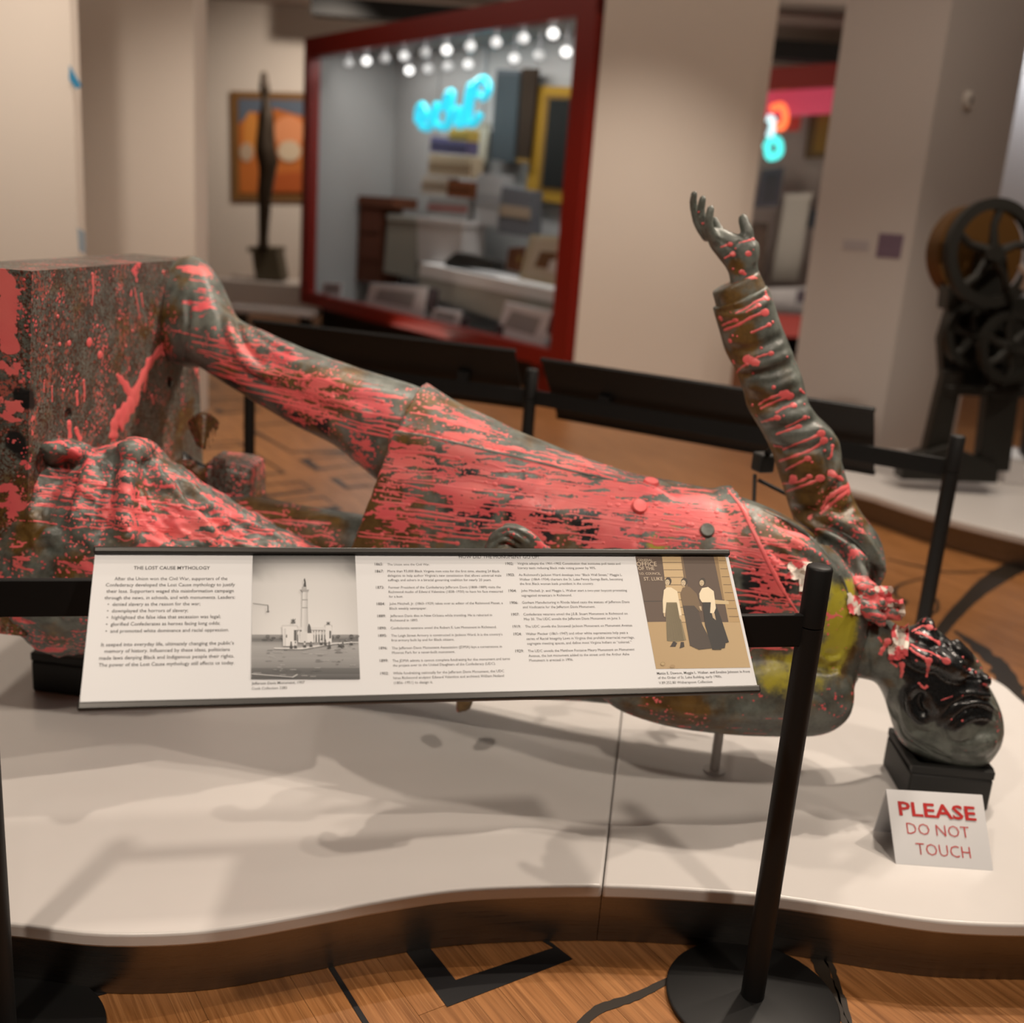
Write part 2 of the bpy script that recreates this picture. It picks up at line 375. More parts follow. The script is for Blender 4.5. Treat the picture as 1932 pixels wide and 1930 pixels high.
# big white wall slabs and piers behind
def pier(pxl, pxr, Y, th, name, m=m_wall, xl=None, xr=None, yaw=0):
    pass
a = atY(140, 250, 6.0)[0]
struct(MB().box(((a-6)/2, 6.05, 2.13), (6+a, .1, 4.24)), 'wall_left_near', m_wall)
a1 = atY(140, 250, 7.6)[0]-1.5; a2 = atY(366, 250, 7.6)[0]
struct(MB().box(((a1+a2)/2, 7.75, 2.13), (a2-a1, .3, 4.24)), 'wall_left_far', m_wall)
a1 = atY(1112, 350, 9.45)[0]; a2 = atY(1452, 150, 9.45)[0]
struct(MB().box(((a1+a2)/2, 9.75, 2.13), (a2-a1, .6, 4.24)), 'wall_middle', m_wall)
# right pier, turned so that two faces show
c = atY(1742, 330, 7.9); rt = rot(math.radians(-24))   # near vertical edge
L1 = .68; L2 = 1.1
fx = V(-math.cos(.30), math.sin(.30), 0); fy = V(math.sin(.62+.25), math.cos(.62+.25), 0)
c[2] = 0; pr = [c, c+fy*L2, c+fy*L2+fx*L1, c+fx*L1]
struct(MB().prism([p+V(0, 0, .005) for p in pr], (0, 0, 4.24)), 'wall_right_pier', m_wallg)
PIER_C, PIER_X, PIER_Y = c, fx, fy
pn = np.cross(V(0, 0, 1), fx); pn = pn if pn[1] < 0 else -pn
def onpier(px, py): return atPl(px, py, PIER_C, pn)
q = [onpier(*t)+pn*.004 for t in [(1659, 440), (1706, 443), (1698, 488), (1652, 485)]]
lab = tag(MB().prism([t for t in q], pn*-.006).build('wall_label', mat('purple_print', (.16, .105, .15), .6)), 'purple square label on the grey pier beside the iron machine', 'label')
q = [onpier(*t)+pn*.004 for t in [(1592, 452), (1640, 455), (1638, 474), (1590, 471)]]
tag(MB().prism(q, pn*-.006).build('wall_caption', mat('grey_print', (.40, .36, .37), .6)), 'pale grey caption strip on the pier left of the purple label', 'label')
pn2 = np.cross(V(0, 0, 1), fy); pn2 = pn2 if pn2 @ (-c) > 0 else -pn2
t = atPl(1825, 190, PIER_C, pn2)
th = empty('thermostat', t, 'small round white thermostat high on the right face of the pier', 'thermostat')
tx = np.array([fy, [0, 0, 1.], pn2])
MB().lathe(t, [(.065, 0), (.065, .015), (.05, .03)], 24, tx).build('casing', mat('white_plastic', (.6, .55, .5), .5), th)
MB().lathe(t+pn2*.02, [(.03, 0), (.028, .014)], 20, tx).build('dial', mat('chrome_dial', (.7, .7, .7), .2, .8), th)
tp = atY(143, 143, 5.985)
tag(MB().hexa([tp+V(x, y, z) for y in (0, -.004) for x, z in ((-.03, .05), (.03, -.05), (.0, -.065), (-.035, -.02))]).build('tape_scrap', mat('blue_tape', (.02, .22, .42), .6)), 'scrap of blue tape on the edge of the left white wall', 'tape')
tp = atY(154, 455, 5.985)
tag(MB().hexa([tp+V(x, y, z) for y in (0, -.004) for x, z in ((-.02, .07), (.02, .05), (.02, -.07), (-.015, -.05))]).build('tape_scrap', mat('pale_blue_tape', (.30, .36, .42), .6)), 'pale blue tape scrap low on the wall edge above the bronze block', 'tape')
for x0, x1, xm, y0, y1, Y in [(590, 1150, 850, 14, 48, 15.5), (1400, 1760, 1560, 84, 120, 14.6)]:
    p, q, za, zb = atY(x0, 40, Y), atY(x1, 40, Y), atY(xm, y0, Y)[2], atY(xm, y1, Y)[2]
    struct(MB().box(((p[0]+q[0])/2, Y, (za+zb)/2), (q[0]-p[0], .3, za-zb)), 'trim_1', mat('dark_beam', (.02, .02, .02), .8))

# ------------------------------------------------------------------ white platform
ZP = .18
edge_px = [(-300, 1690), (-150, 1725), (40, 1745), (200, 1762), (400, 1755), (600, 1722), (700, 1703), (850, 1680), (1000, 1672), (1150, 1671), (1300, 1678), (1450, 1690), (1600, 1712), (1700, 1728), (1800, 1740), (1932, 1745)]
edge = [atZ(x, y, ZP)[:2] for x, y in edge_px]
edge += [V(1.38, 2.09), V(1.55, 2.19), V(1.66, 2.4), V(1.715, 2.7), V(1.735, 3.0), V(1.725, 3.3), V(1.70, 3.45), V(1.55, 3.66), V(1.2, 3.78), V(.6, 3.74), V(0, 3.66), V(-.6, 3.66), V(-1.2, 3.74), V(-1.7, 3.72), V(-2.0, 3.4), V(-2.06, 3.0), V(-1.98, 2.5), V(-1.75, 2.12), V(-1.5, 1.93)]
def spline(P, k=5):
    out = []; m = len(P)
    for i in range(m):
        p0, p1, p2, p3 = P[i-1], P[i], P[(i+1) % m], P[(i+2) % m]
        for t in np.linspace(0, 1, k, endpoint=False):
            out.append(.5*((2*p1)+(-p0+p2)*t+(2*p0-5*p1+4*p2-p3)*t*t+(-p0+3*p1-3*p2+p3)*t**3))
    return out
edge = spline(edge, 4)
def inset(P, d):
    m = len(P); out = []
    for i in range(m):
        t = P[(i+1) % m]-P[i-1]; t /= np.linalg.norm(t)+1e-9; out.append(P[i]+V(-t[1], t[0])*d)
    return out
def split_poly(P, x0, dirx, keep):  # clip the outline by the seam line x = x0 + dirx*(y-2.1)
    out = []; f = lambda p: keep*(p[0]-(x0+dirx*(p[1]-2.09)))
    for i in range(len(P)):
        a, b = P[i], P[(i+1) % len(P)]
        if f(a) >= 0: out.append(a)
        if f(a)*f(b) < 0: t = f(a)/(f(a)-f(b)); out.append(a+(b-a)*t)
    return out
sx0, sdx = atZ(1137, 1671, ZP)[0], (.37898-.26808)/(2.969-2.0937)
plat = empty('display_platform', (0, 2.8, 0), 'low white wavy-edged platform with brushed metal skirt under the toppled statue', 'platform')
SL = .034
for k, kp in ((0, 1), (1, -1)):
    P = split_poly(edge, sx0+.0012*kp, sdx, kp)
    MB().prism([V(p[0], p[1], ZP-SL) for p in P], (0, 0, SL)).build('top_slab', m_slab, plat, .007)
    P = split_poly(inset(edge, .045), sx0+.0008*kp, sdx, kp)
    MB().prism([V(p[0], p[1], .0015) for p in P], (0, 0, ZP-SL-.0015)).build('metal_skirt', m_skirt, plat)

# ------------------------------------------------------------------ barrier stanchions
def stanchion(x, y, h, r, br, label, group=None):
    t = empty('stanchion', (x, y, 0), label, 'stanchion', group)
    MB().lathe((x, y, 0), [(r, .012), (r, h-.125)], 32).lathe((x, y, 0), [(r, h-.122), (r, h-.006), (r-.002, h-.002), (r-.006, h)], 32).build('post', m_black, t)
    MB().lathe((x, y, 0), [(br-.004, .0012), (br, .004), (br, .011), (br-.004, .014), (r*1.2, .016)], 48).build('base_plate', m_black, t)
    return t
stanchion(.599, 1.976, 1.0, .0252, .186, 'black round stanchion with disc base in front of the statue shoulder')
stanchion(-.9, 1.70, 1.0, .0252, .186, 'black round stanchion at the left end of the front barrier', None)
# front reading rail
yaw = math.radians(13.1); tilt = math.radians(43.8)
EU = V(math.cos(yaw), math.sin(yaw), 0); NH = V(-math.sin(yaw), math.cos(yaw), 0)
EV = NH*math.cos(tilt)+V(0, 0, 1)*math.sin(tilt); EN = np.cross(EU, EV)
PC = EYEP+(V(-.1195, 1.8, .8942)-EYEP)*.972; PWD, PHT = 1.1832*.972, .282*.972
pan = empty('reading_rail', PC, 'long white tilted text panel with two photographs on the black front barrier rail', 'sign')
pa = V(.585, 1.97, .8685); pb = pa-EU*.75
MB().box((pa+pb)/2, (np.linalg.norm(pa-pb), .014, .067), [EU, NH, [0, 0, 1]]).build('rail_bar', m_rail, pan, .003)
pa = V(-.87, 1.713, .914); pb = pa+EU*.60
MB().box((pa+pb)/2, (np.linalg.norm(pa-pb), .014, .068), [EU, NH, [0, 0, 1]]).build('rail_bar', m_rail, pan, .003)
for s in (-.32, .3):
    MB().box(PC+EU*s+NH*.022-EN*.02-V(0, 0, .012), (.05, .05, .06), [EU, NH, [0, 0, 1]]).build('bracket', m_rail, pan)
MB().box(PC-EN*.003, (PWD-.004, PHT-.01, .006), [EU, EV, EN]).build('sheet', m_paper, pan)
tr = MB(); tr.box(PC+EV*(PHT/2+.001)+EN*.0015, (PWD, .012, .013), [EU, EV, EN]); tr.build('top_bar', m_profile, pan, .003)
tr = MB(); tr.box(PC-EV*(PHT/2+.001)+EN*.0015, (PWD, .0135, .013), [EU, EV, EN]); tr.build('bottom_bar', m_profile, pan, .003)
def onpan(px, py, h=.0003): return atPl(px, py, PC, EN)+EN*h
def puv(px, py): q = atPl(px, py, PC, EN)-PC; return float(q @ EU), float(q @ EV)

texts = {}   # block name -> list of (text, u0, v0, u1, ratio, bold)
jobs = []
def line(block, s, x0, y, x1, z, m=m_ink2, bold=0., italic=0.):
    ox, oy, k = z; u0, v0 = puv(ox+x0/k, oy+y/k); u1, _ = puv(ox+x1/k, oy+y/k)
    jobs.append((block, s, u0, v0, u1, m, bold))
ZA = (140, 1020, 3.45); ZB = (680, 1030, 3.578); ZC = (1150, 1020, 4.391)
line('mythology_heading', 'THE LOST CAUSE MYTHOLOGY', 387, 188, 884, ZA, m_ink, .012)
for s, x0, y, x1 in [
 ('After the Union won the Civil War, supporters of the', 262, 258, 997), ('Confederacy developed the Lost Cause mythology to justify', 205, 299, 1046),
 ('their loss. Supporters waged this misinformation campaign', 209, 340, 1038), ('through the news, in schools, and with monuments. Leaders:', 197, 383, 1047),
 ('\u2022  denied slavery as the reason for the war;', 217, 425, 820), ('\u2022  downplayed the horrors of slavery;', 213, 468, 740),
 ('\u2022  highlighted the false idea that secession was legal;', 210, 511, 952), ('\u2022  glorified Confederates as heroes facing long odds;', 206, 555, 949),
 ('\u2022  and promoted white dominance and racial oppression.', 203, 600, 1007), ('It seeped into everyday life, ultimately changing the public\u2019s', 175, 689, 1039),
 ('memory of history. Influenced by these ideas, politicians', 197, 731, 1012), ('made laws denying Black and Indigenous people their rights.', 162, 776, 1040),
 ('The power of the Lost Cause mythology still affects us today.', 158, 821, 1042)]: line('mythology_text', s, x0, y, x1, ZA, m_ink, .004)
line('photo_caption', 'Jefferson Davis Monument, 1907', 1155, 938, 1500, ZA, m_ink, .006); line('photo_caption', 'Cook Collection 2383', 1155, 971, 1385, ZA, m_ink)
line('timeline_heading', 'HOW DID THE MONUMENT GO UP?', 665, 84, 1207, ZB, m_ink)
for s, x0, y, x1 in [
 ('1865:', 97, 132, 152), ('The Union wins the Civil War.', 182, 132, 468), ('1867:', 100, 180, 157),
 ('More than 93,000 Black Virginia men vote for the first time, electing 24 Black', 183, 178, 940), ('delegates to help author Virginia\u2019s new constitution that allows universal male', 184, 208, 952), ('suffrage and ushers in a biracial governing coalition for nearly 20 years.', 186, 238, 885),
 ('1873:', 105, 289, 161), ('Former President of the Confederacy Jefferson Davis (1808\u20131889) visits the', 190, 288, 948), ('Richmond studio of Edward Valentine (1838\u20131930) to have his face measured', 191, 318, 962), ('for a bust.', 193, 349, 288),
 ('1884:', 110, 400, 166), ('John Mitchell, Jr. (1863\u20131929) takes over as editor of the Richmond Planet, a', 196, 398, 962), ('Black weekly newspaper.', 197, 430, 448),
 ('1889:', 115, 482, 171), ('Jefferson Davis dies in New Orleans while traveling. He is reburied in', 201, 480, 889), ('Richmond in 1893.', 203, 511, 390),
 ('1890:', 119, 564, 175), ('Confederate veterans unveil the Robert E. Lee Monument in Richmond.', 205, 563, 920),
 ('1895:', 121, 615, 178), ('The Leigh Street Armory is constructed in Jackson Ward. It is the country\u2019s', 208, 614, 960), ('first armory built by and for Black citizens.', 209, 645, 634),
 ('1896:', 126, 699, 182), ('The Jefferson Davis Monument Association (JDMA) lays a cornerstone in', 213, 698, 956), ('Monroe Park for a never-built monument.', 214, 729, 640),
 ('1899:', 130, 784, 187), ('The JDMA admits it cannot complete fundraising for the monument and turns', 217, 784, 1011), ('the project over to the United Daughters of the Confederacy (UDC).', 219, 815, 915),
 ('1902:', 134, 870, 191), ('While fundraising nationally for the Jefferson Davis Monument, the UDC', 221, 868, 972), ('hires Richmond sculptor Edward Valentine and architect William Noland', 223, 900, 971), ('(1856\u20131951) to design it.', 226, 933, 490),
 ('1902:', 980, 128, 1033), ('Virginia adopts the 1901\u20131902 Constitution that institutes poll taxes and', 1060, 126, 1756), ('literacy tests reducing Black male voting power by 90%.', 1063, 156, 1590),
 ('1903:', 988, 204, 1042), ('As Richmond\u2019s Jackson Ward develops into \u201cBlack Wall Street,\u201d Maggie L.', 1070, 203, 1768), ('Walker (1864\u20131934) charters the St. Luke Penny Savings Bank, becoming', 1074, 233, 1772), ('the first Black woman bank president in the country.', 1077, 263, 1575),
 ('1904:', 1001, 311, 1054), ('John Mitchell, Jr. and Maggie L. Walker start a two-year boycott protesting', 1085, 310, 1800), ('segregated streetcars in Richmond.', 1087, 342, 1428),
 ('1906:', 1010, 392, 1064), ('Gorham Manufacturing in Rhode Island casts the statues of Jefferson Davis', 1092, 390, 1818), ('and Vindicatrix for the Jefferson Davis Monument.', 1097, 421, 1586),
 ('1907:', 1020, 471, 1073), ('Confederate veterans unveil the J.E.B. Stuart Monument in Richmond on', 1101, 470, 1805), ('May 30. The UDC unveils the Jefferson Davis Monument on June 3.', 1105, 502, 1760),
 ('1919:', 1029, 553, 1083), ('The UDC unveils the Stonewall Jackson Monument on Monument Avenue.', 1113, 552, 1840),
 ('1924:', 1035, 604, 1089), ('Walter Plecker (1861\u20131947) and other white supremacists help pass a', 1117, 602, 1808), ('series of Racial Integrity Laws in Virginia that prohibit interracial marriage,', 1122, 635, 1852), ('segregate meeting spaces, and define most Virginia Indians as \u201ccolored.\u201d', 1126, 667, 1832),
 ('1929:', 1047, 719, 1103), ('The UDC unveils the Matthew Fontaine Maury Monument on Monument', 1132, 718, 1853), ('Avenue, the last monument added to the street until the Arthur Ashe', 1136, 750, 1818), ('Monument is erected in 1996.', 1140, 781, 1438)]:
    line('timeline_text' if x0 < 975 else 'timeline_text_late', s, x0, y, x1, ZB, m_ink2, .012 if s[-1] == ':' else 0)
line('portrait_caption', 'Mattie E. Dawson, Maggie L. Walker, and Emeline Johnson in front', 394, 1110, 1168, ZC, m_ink, .004)
line('portrait_caption', 'of the Order of St. Luke Building, early 1900s.', 402, 1147, 935, ZC, m_ink); line('portrait_caption', 'V.89.252.80 Witherspoon Collection', 410, 1189, 855, ZC, m_ink)
m_chalk = mat('cream_ink', (.55, .45, .34), .6)
for s, x0, y, x1 in [('GENERAL', 235, 172, 355), ('OFFICE', 225, 212, 392), ('OF THE', 238, 245, 372), ('I.O. COUNCIL', 250, 284, 422), ('ST. LUKE', 285, 332, 442)]:
    line('painted_wall_lettering', s, x0, y, x1, ZC, m_chalk, .01)

def text_meshes(jobs):
    """turns the queued lines into meshes in their own (x, y) plane, scaled to the asked width"""
    obs = []
    for j in jobs:
        c = D.curves.new('t', 'FONT'); c.body = j[1]; c.size = 1; c.offset = j[6]; c.resolution_u = 2
        o = D.objects.new('t', c); COL.objects.link(o); obs.append(o)
    dg = bpy.context.evaluated_depsgraph_get(); dg.update(); out = []
    for j, o in zip(jobs, obs):
        me = o.evaluated_get(dg).to_mesh(); co = np.array([v.co[:2] for v in me.vertices]); fs = [tuple(p.vertices) for p in me.polygons]
        out.append((co, fs)); o.evaluated_get(dg).to_mesh_clear()
    for o in obs: c = o.data; D.objects.remove(o); D.curves.remove(c)
    return out
blocks = {}
for j, (co, fs) in zip(jobs, text_meshes(jobs)):
    w = co[:, 0].max()-co[:, 0].min(); k = (j[4]-j[2])/w
    b, _ = blocks.setdefault(j[0], (MB(), j[5])); x = (co[:, 0]-co[:, 0].min())*k+j[2]; y = co[:, 1]*k*1.04+j[3]
    h = .0009 if 'wall_lettering' in j[0] else .0003
    b.add([PC+EU*x[i]+EV*y[i]+EN*h for i in range(len(x))], fs)
for nm, (b, m) in blocks.items(): b.build(nm, m, pan)

# printed photographs: flat ink shapes with their own tones
m_print = mat('photo_print', (1, 1, 1), .5); n = N(m_print)
n.base(n.node('ShaderNodeVertexColor', layer_name='tone').outputs[0])
class Print:
    def __init__(s, z): s.z = z; s.v = []; s.f = []; s.c = []; s.h = .0003
    def poly(s, pts, col):
        ox, oy, k = s.z; b = len(s.v); s.h += .00001
        cols = col if isinstance(col, list) else [col]*len(pts)
        for (x, y), c in zip(pts, cols):
            c = (c, c, c) if np.isscalar(c) else c
            s.v.append(onpan(ox+x/k, oy+y/k, s.h)); s.c.append((*c, 1))
        s.f.append(tuple(range(b, b+len(pts)))); return s
    def rect(s, x0, y0, x1, y1, col): return s.poly([(x0, y0), (x1, y0), (x1, y1), (x0, y1)], col)
    def disc(s, x, y, rx, ry, col, n=14): return s.poly([(x+rx*math.cos(2*math.pi*i/n), y+ry*math.sin(2*math.pi*i/n)) for i in range(n)], col)
    def build(s, name, label):
        me = D.meshes.new(name); me.from_pydata([tuple(p) for p in s.v], [], s.f)
        ca = me.color_attributes.new('tone', 'FLOAT_COLOR', 'POINT')
        ca.data.foreach_set('color', np.array(s.c).ravel())
        me.transform(world_of(pan).inverted()); me.materials.append(m_print)
        o = D.objects.new(name, me); COL.objects.link(o); o.parent = pan; o['label'] = label; return o
p = Print(ZA)
X0, X1 = lambda y: 1162-10*(y-86)/822, lambda y: 1828+32*(y-86)/811
def band(y0, y1, c0, c1, n_=6, edge=None, edge1=None):
    for i in range(n_):
        t0, t1 = i/n_, (i+1)/n_
        f = lambda t: (X0(y0)+t*(X1(y0)-X0(y0)), y0); g = lambda t: (X0(y1)+t*(X1(y1)-X0(y1)), y1)
        E = lambda ed, t: 1-(ed or 0)*abs(2*t-1)**3; ed1 = edge if edge1 is None else edge1
        p.poly([f(t0), f(t1), g(t1), g(t0)], [c0*E(edge, t0), c0*E(edge, t1), c1*E(ed1, t1), c1*E(ed1, t0)])
band(84, 100, .02, .08, 8, .6); band(100, 150, .08, .30, 8, .6); band(150, 200, .30, .48, 8, .6); band(200, 280, .48, .54, 8, .6, .15); band(280, 420, .54, .57, 8, .15); band(420, 620, .57, .62, 8, .15)
band(612, 640, .26, .14); band(640, 668, .10, .16); band(660, 690, .22, .30); band(690, 760, .30, .24); band(760, 830, .26, .17); band(830, 870, .10, .06); band(870, 902, .10, .045)
for i in range(60):
    x = rng.uniform(1170, 1845); y = rng.uniform(700, 895); w = rng.uniform(8, 55); p.rect(x-w/2, y-1.6, min(x+w/2, 1850), y+1.6, float(rng.choice([.05, .12, .40, .36])))
for i in range(26): x = rng.uniform(1165, 1845); p.disc(x, rng.uniform(620, 650), rng.uniform(5, 14), rng.uniform(5, 10), float(rng.uniform(.06, .15)))
p.rect(1450, 566, 1645, 584, .55); p.rect(1450, 584, 1645, 590, .2)
for x in (1462, 1548, 1566, 1584, 1602, 1622, 1638): p.rect(x-4, 588, x+4, 665, .62)
p.poly([(1355, 560), (1450, 556), (1450, 690), (1360, 690)], .62).rect(1352, 552, 1455, 562, .5).rect(1430, 585, 1448, 655, .08).rect(1376, 615, 1386, 635, .1).rect(1366, 575, 1378, 690, .5)
p.poly([(1410, 512), (1418, 530), (1432, 530), (1442, 508), (1430, 520), (1425, 508), (1420, 520)], .05).rect(1412, 530, 1440, 540, .1)
p.poly([(1635, 556), (1676, 556), (1676, 668), (1635, 668)], .6).rect(1630, 550, 1680, 558, .5).rect(1660, 590, 1672, 640, .08)
p.poly([(1640, 530), (1647, 545), (1660, 545), (1666, 528), (1656, 538), (1652, 528), (1648, 538)], .05).rect(1640, 545, 1665, 552, .12)
p.poly([(1487, 335), (1516, 335), (1522, 600), (1480, 600)], [.60, .42, .40, .62]).rect(1484, 385, 1519, 393, .3).rect(1483, 436, 1519, 444, .3)
p.poly([(1466, 322), (1530, 322), (1518, 338), (1486, 338)], .3).rect(1484, 304, 1512, 322, .35)
p.poly([(1492, 304), (1510, 304), (1505, 262), (1500, 246), (1494, 256), (1497, 275)], .04)
p.poly([(1470, 596), (1555, 596), (1560, 668), (1465, 668)], .55).rect(1516, 606, 1556, 660, .62).poly([(1518, 606), (1545, 606), (1538, 560), (1528, 542), (1520, 560)], .07)
p.poly([(1300, 708), (1480, 712), (1700, 676), (1850, 668), (1850, 662), (1690, 668), (1470, 700), (1300, 700)], .55)
for x, y, h in [(1412, 708, 50), (1440, 706, 48), (1500, 700, 44), (1541, 696, 36), (1608, 685, 44), (1634, 686, 40), (1660, 704, 46), (1728, 694, 40), (1748, 698, 36), (1803, 682, 32)]:
    p.poly([(x-11, y), (x+11, y), (x+6, y-h*.6), (x-6, y-h*.6)], .04).rect(x-6, y-h*.75, x+6, y-h*.4, .12 if x % 3 else .5).disc(x, y-h*.85, 5, 6, .08)
p.poly([(1163, 410), (1262, 422), (1262, 425), (1163, 413)], .1).rect(1258, 424, 1264, 468, .12).rect(1252, 462, 1270, 468, .12)
p.poly([(1154, 868), (1420, 890), (1420, 894), (1154, 874)], .5).poly([(1415, 892), (1452, 872), (1456, 876), (1420, 897)], .5)
p.build('monument_photograph', 'black and white photograph of a tall stone column monument')
p = Print(ZC); L = lambda y: 207+178*(y-103)/960; R = lambda y: 952+216*(y-108)/944
s1, s2, s3 = (.50, .36, .19), (.075, .045, .028), (.40, .27, .12)
p.poly([(207, 101), (952, 101), (R(1052), 1052), (385, 1063)], [(.42, .29, .14), (.45, .31, .15), (.44, .32, .17), (.40, .28, .14)])
p.poly([(207, 101), (435, 101), (500, 672), (L(675), 675)], (.085, .052, .034)).poly([(L(500), 500), (480, 498), (482, 505), (L(507), 507)], (.03, .02, .012))
p.poly([(430, 101), (590, 101), (668, 675), (500, 675)], s1)
for i in range(9): y = 178+i*62; p.poly([(438+i*7, y), (600+i*8, y), (600+i*8, y+5), (438+i*7, y+5)], (.10, .06, .025))
p.poly([(585, 101), (862, 101), (975, 500), (1080, 675), (668, 675)], s2).poly([(585, 101), (600, 101), (690, 640), (672, 640)], (.16, .10, .05)).poly([(855, 101), (890, 101), (965, 490), (935, 490)], (.24, .15, .06))
p.poly([(890, 101), (950, 101), (R(675), 675), (985, 675), (945, 460)], s3)
for i in range(8): y = 165+i*66; p.poly([(905+i*12, y), (R(y)-4, y), (R(y)-4, y+5), (905+i*12, y+5)], (.10, .06, .025))
p.poly([(860, 490), (985, 500), (988, 528), (865, 525)], (.52, .40, .22))
def woman(hx, hy, dress, blouse, skirt, face=(.50, .40, .26)):
    p.poly(skirt, [dress]*len(skirt)); p.poly(blouse[0], blouse[1]); p.disc(hx, hy-8, 27, 33, (.03, .018, .01)); p.disc(hx-7, hy+2, 19, 25, face)
    for dx in (-14, 0): p.disc(hx+dx, hy-3, 3, 2, (.05, .03, .02))
    p.disc(hx-8, hy+15, 5, 2, (.2, .1, .06))
p.poly([(500, 880), (545, 880), (560, 850), (530, 830)], (.02, .012, .008)).poly([(580, 895), (620, 880), (615, 840), (590, 840)], (.02, .012, .008))
woman(486, 345, (.20, .16, .085), ([(450, 410), (475, 388), (510, 388), (560, 420), (598, 620), (575, 622), (556, 512), (470, 512), (462, 600), (443, 600), (440, 500)], (.72, .62, .44)), [(470, 508), (556, 508), (634, 825), (560, 838), (475, 832), (468, 700)])
for i in range(12): p.poly([(474+i*7.4, 520), (477+i*7.4, 520), (482+i*12, 830), (476+i*12, 830)], (.10, .08, .04))
woman(618, 350, (.045, .03, .02), ([(585, 440), (605, 390), (660, 382), (720, 440), (765, 580), (745, 590), (700, 540), (610, 540), (600, 520)], (.15, .095, .045)), [(600, 520), (715, 520), (770, 700), (870, 890), (740, 905), (665, 870), (625, 640)])
woman(770, 350, (.012, .009, .007), ([(742, 440), (765, 395), (815, 385), (862, 420), (880, 560), (862, 605), (832, 600), (838, 512), (765, 512), (745, 480)], (.74, .64, .46)), [(768, 508), (872, 508), (925, 650), (988, 842), (960, 850), (955, 890), (850, 905), (790, 700)])
for pts in ([(446, 600), (462, 600), (460, 635), (450, 630)], [(574, 620), (597, 620), (595, 660), (582, 650)], [(740, 545), (760, 545), (762, 585), (748, 570)], [(845, 602), (868, 602), (880, 660), (855, 640)]): p.poly(pts, (.5, .38, .24))
p.disc(440, 1022, 20, 16, (.30, .2, .09)); p.disc(440, 1022, 15, 11, (.42, .31, .15)); p.disc(520, 1042, 22, 14, (.34, .23, .11))
p.rect(860, 897, 925, 905, (.03, .02, .01))
p.build('portrait_photograph', 'sepia photograph of three women in long skirts before a clapboard building')

# ------------------------------------------------------------------ PLEASE DO NOT TOUCH tent card
ten = empty('tent_sign', (1.09, 2.3, ZP), 'white folded tent card reading please do not touch in red', 'sign')
A, B = atZ(1690, 1630, ZP), atZ(1874, 1643, ZP); A[2] = B[2] = ZP
Ct, Dt = atY(1672, 1492, 2.37), atY(1854, 1503, 2.375); 
bk = V(0, .045, 0); th = V(0, .004, .003)
MB().hexa([A, B, B+th, A+th, Ct, Dt, Dt+th, Ct+th]).build('front_face', m_tent, ten, .0012)
G, H = V(Ct[0]+.001, Ct[1]+.035, ZP), V(Dt[0]+.001, Dt[1]+.035, ZP)
MB().hexa([G, H, H+V(0, .004, 0), G+V(0, .004, 0), Ct+V(0, -.001, -.001), Dt+V(0, -.001, -.001), Dt+th, Ct+th]).build('back_face', m_tent, ten, .0012)
tu = (B-A)/np.linalg.norm(B-A); tv = (Ct-A); tv = tv/np.linalg.norm(tv); tn = np.cross(tu, tv); tn /= np.linalg.norm(tn)
def onten(x, y): return atPl(1600+x/5.819, 1440+y/5.819, A, tn)
tj = []
for s, pts, bold in [('PLEASE', ((563, 565), (1412, 628), (545, 412)), .022), ('DO NOT', ((652, 773), (1340, 822), (635, 650)), -.012), ('TOUCH', ((755, 1000), (1352, 1047), (695+40, 872)), -.012)]:
    tj.append(('x', s, 0, 0, 0, None, bold, pts))
for j, (co, fs) in zip(tj, text_meshes(tj)):
    tb = MB()
    a, b_, c_ = [onten(*q) for q in j[7]]
    x = (co[:, 0]-co[:, 0].min())/(co[:, 0].max()-co[:, 0].min()); y = co[:, 1]/co[:, 1].max()
    up = tv*np.dot(c_-a, tv)
    if j[1] != 'PLEASE': up = tv*np.linalg.norm(up)
    tb.add([a+(b_-a)*x[i]+up*y[i]+tn*.0006 for i in range(len(x))], fs)
    tb.build('red_lettering', m_red, ten)

# ------------------------------------------------------------------ support blocks under the statue
def block(name, c, size, rz, label, slot=True):
    ax = rot(rz); t = empty(name, (c[0], c[1], c[2]), label, 'support block')
    cc = V(*c)
    MB().box(cc+V(0, 0, size[2]*.40+.0005), (size[0], size[1], size[2]*.8), ax).build('body', m_box, t, .008)
    b = MB(); h0 = size[2]*.8
    for sx, sy, cx_, cy_ in ((size[0], .022, 0, size[1]/2-.011), (size[0], .022, 0, -size[1]/2+.011), (.022, size[1]-.044, size[0]/2-.011, 0), (.022, size[1]-.044, -size[0]/2+.011, 0), (.03, size[1]-.05, size[0]*.28, 0)):
        b.box(cc+ax[0]*cx_+ax[1]*cy_+V(0, 0, h0+size[2]*.1+.0005), (sx, sy, size[2]*.2), ax)
    b.build('raised_rim', m_box, t, .003); return t
block('support_block', (1.205, 2.655, ZP), (.215, .22, .115), -.03, 'black foam block with raised rim under the statue head')
block('support_block', (-1.13, 2.93, ZP), (.40, .26, .12), -.10, 'black foam block under the bronze drapery behind the text panel')
sp_ = atZ(1347, 1455, ZP)
t = empty('support_post', sp_, 'slim pale grey post holding up the bronze shoulder', 'post')
MB().cyl(sp_+V(0, 0, .006), sp_+V(0, 0, .22), .013).build('shaft', mat('pale_grey_paint', (.42, .40, .38), .5), t)
MB().cyl(sp_+V(0, 0, .0005), sp_+V(0, 0, .006), .03).build('foot', mat('pale_grey_foot', (.5, .48, .46), .5), t)

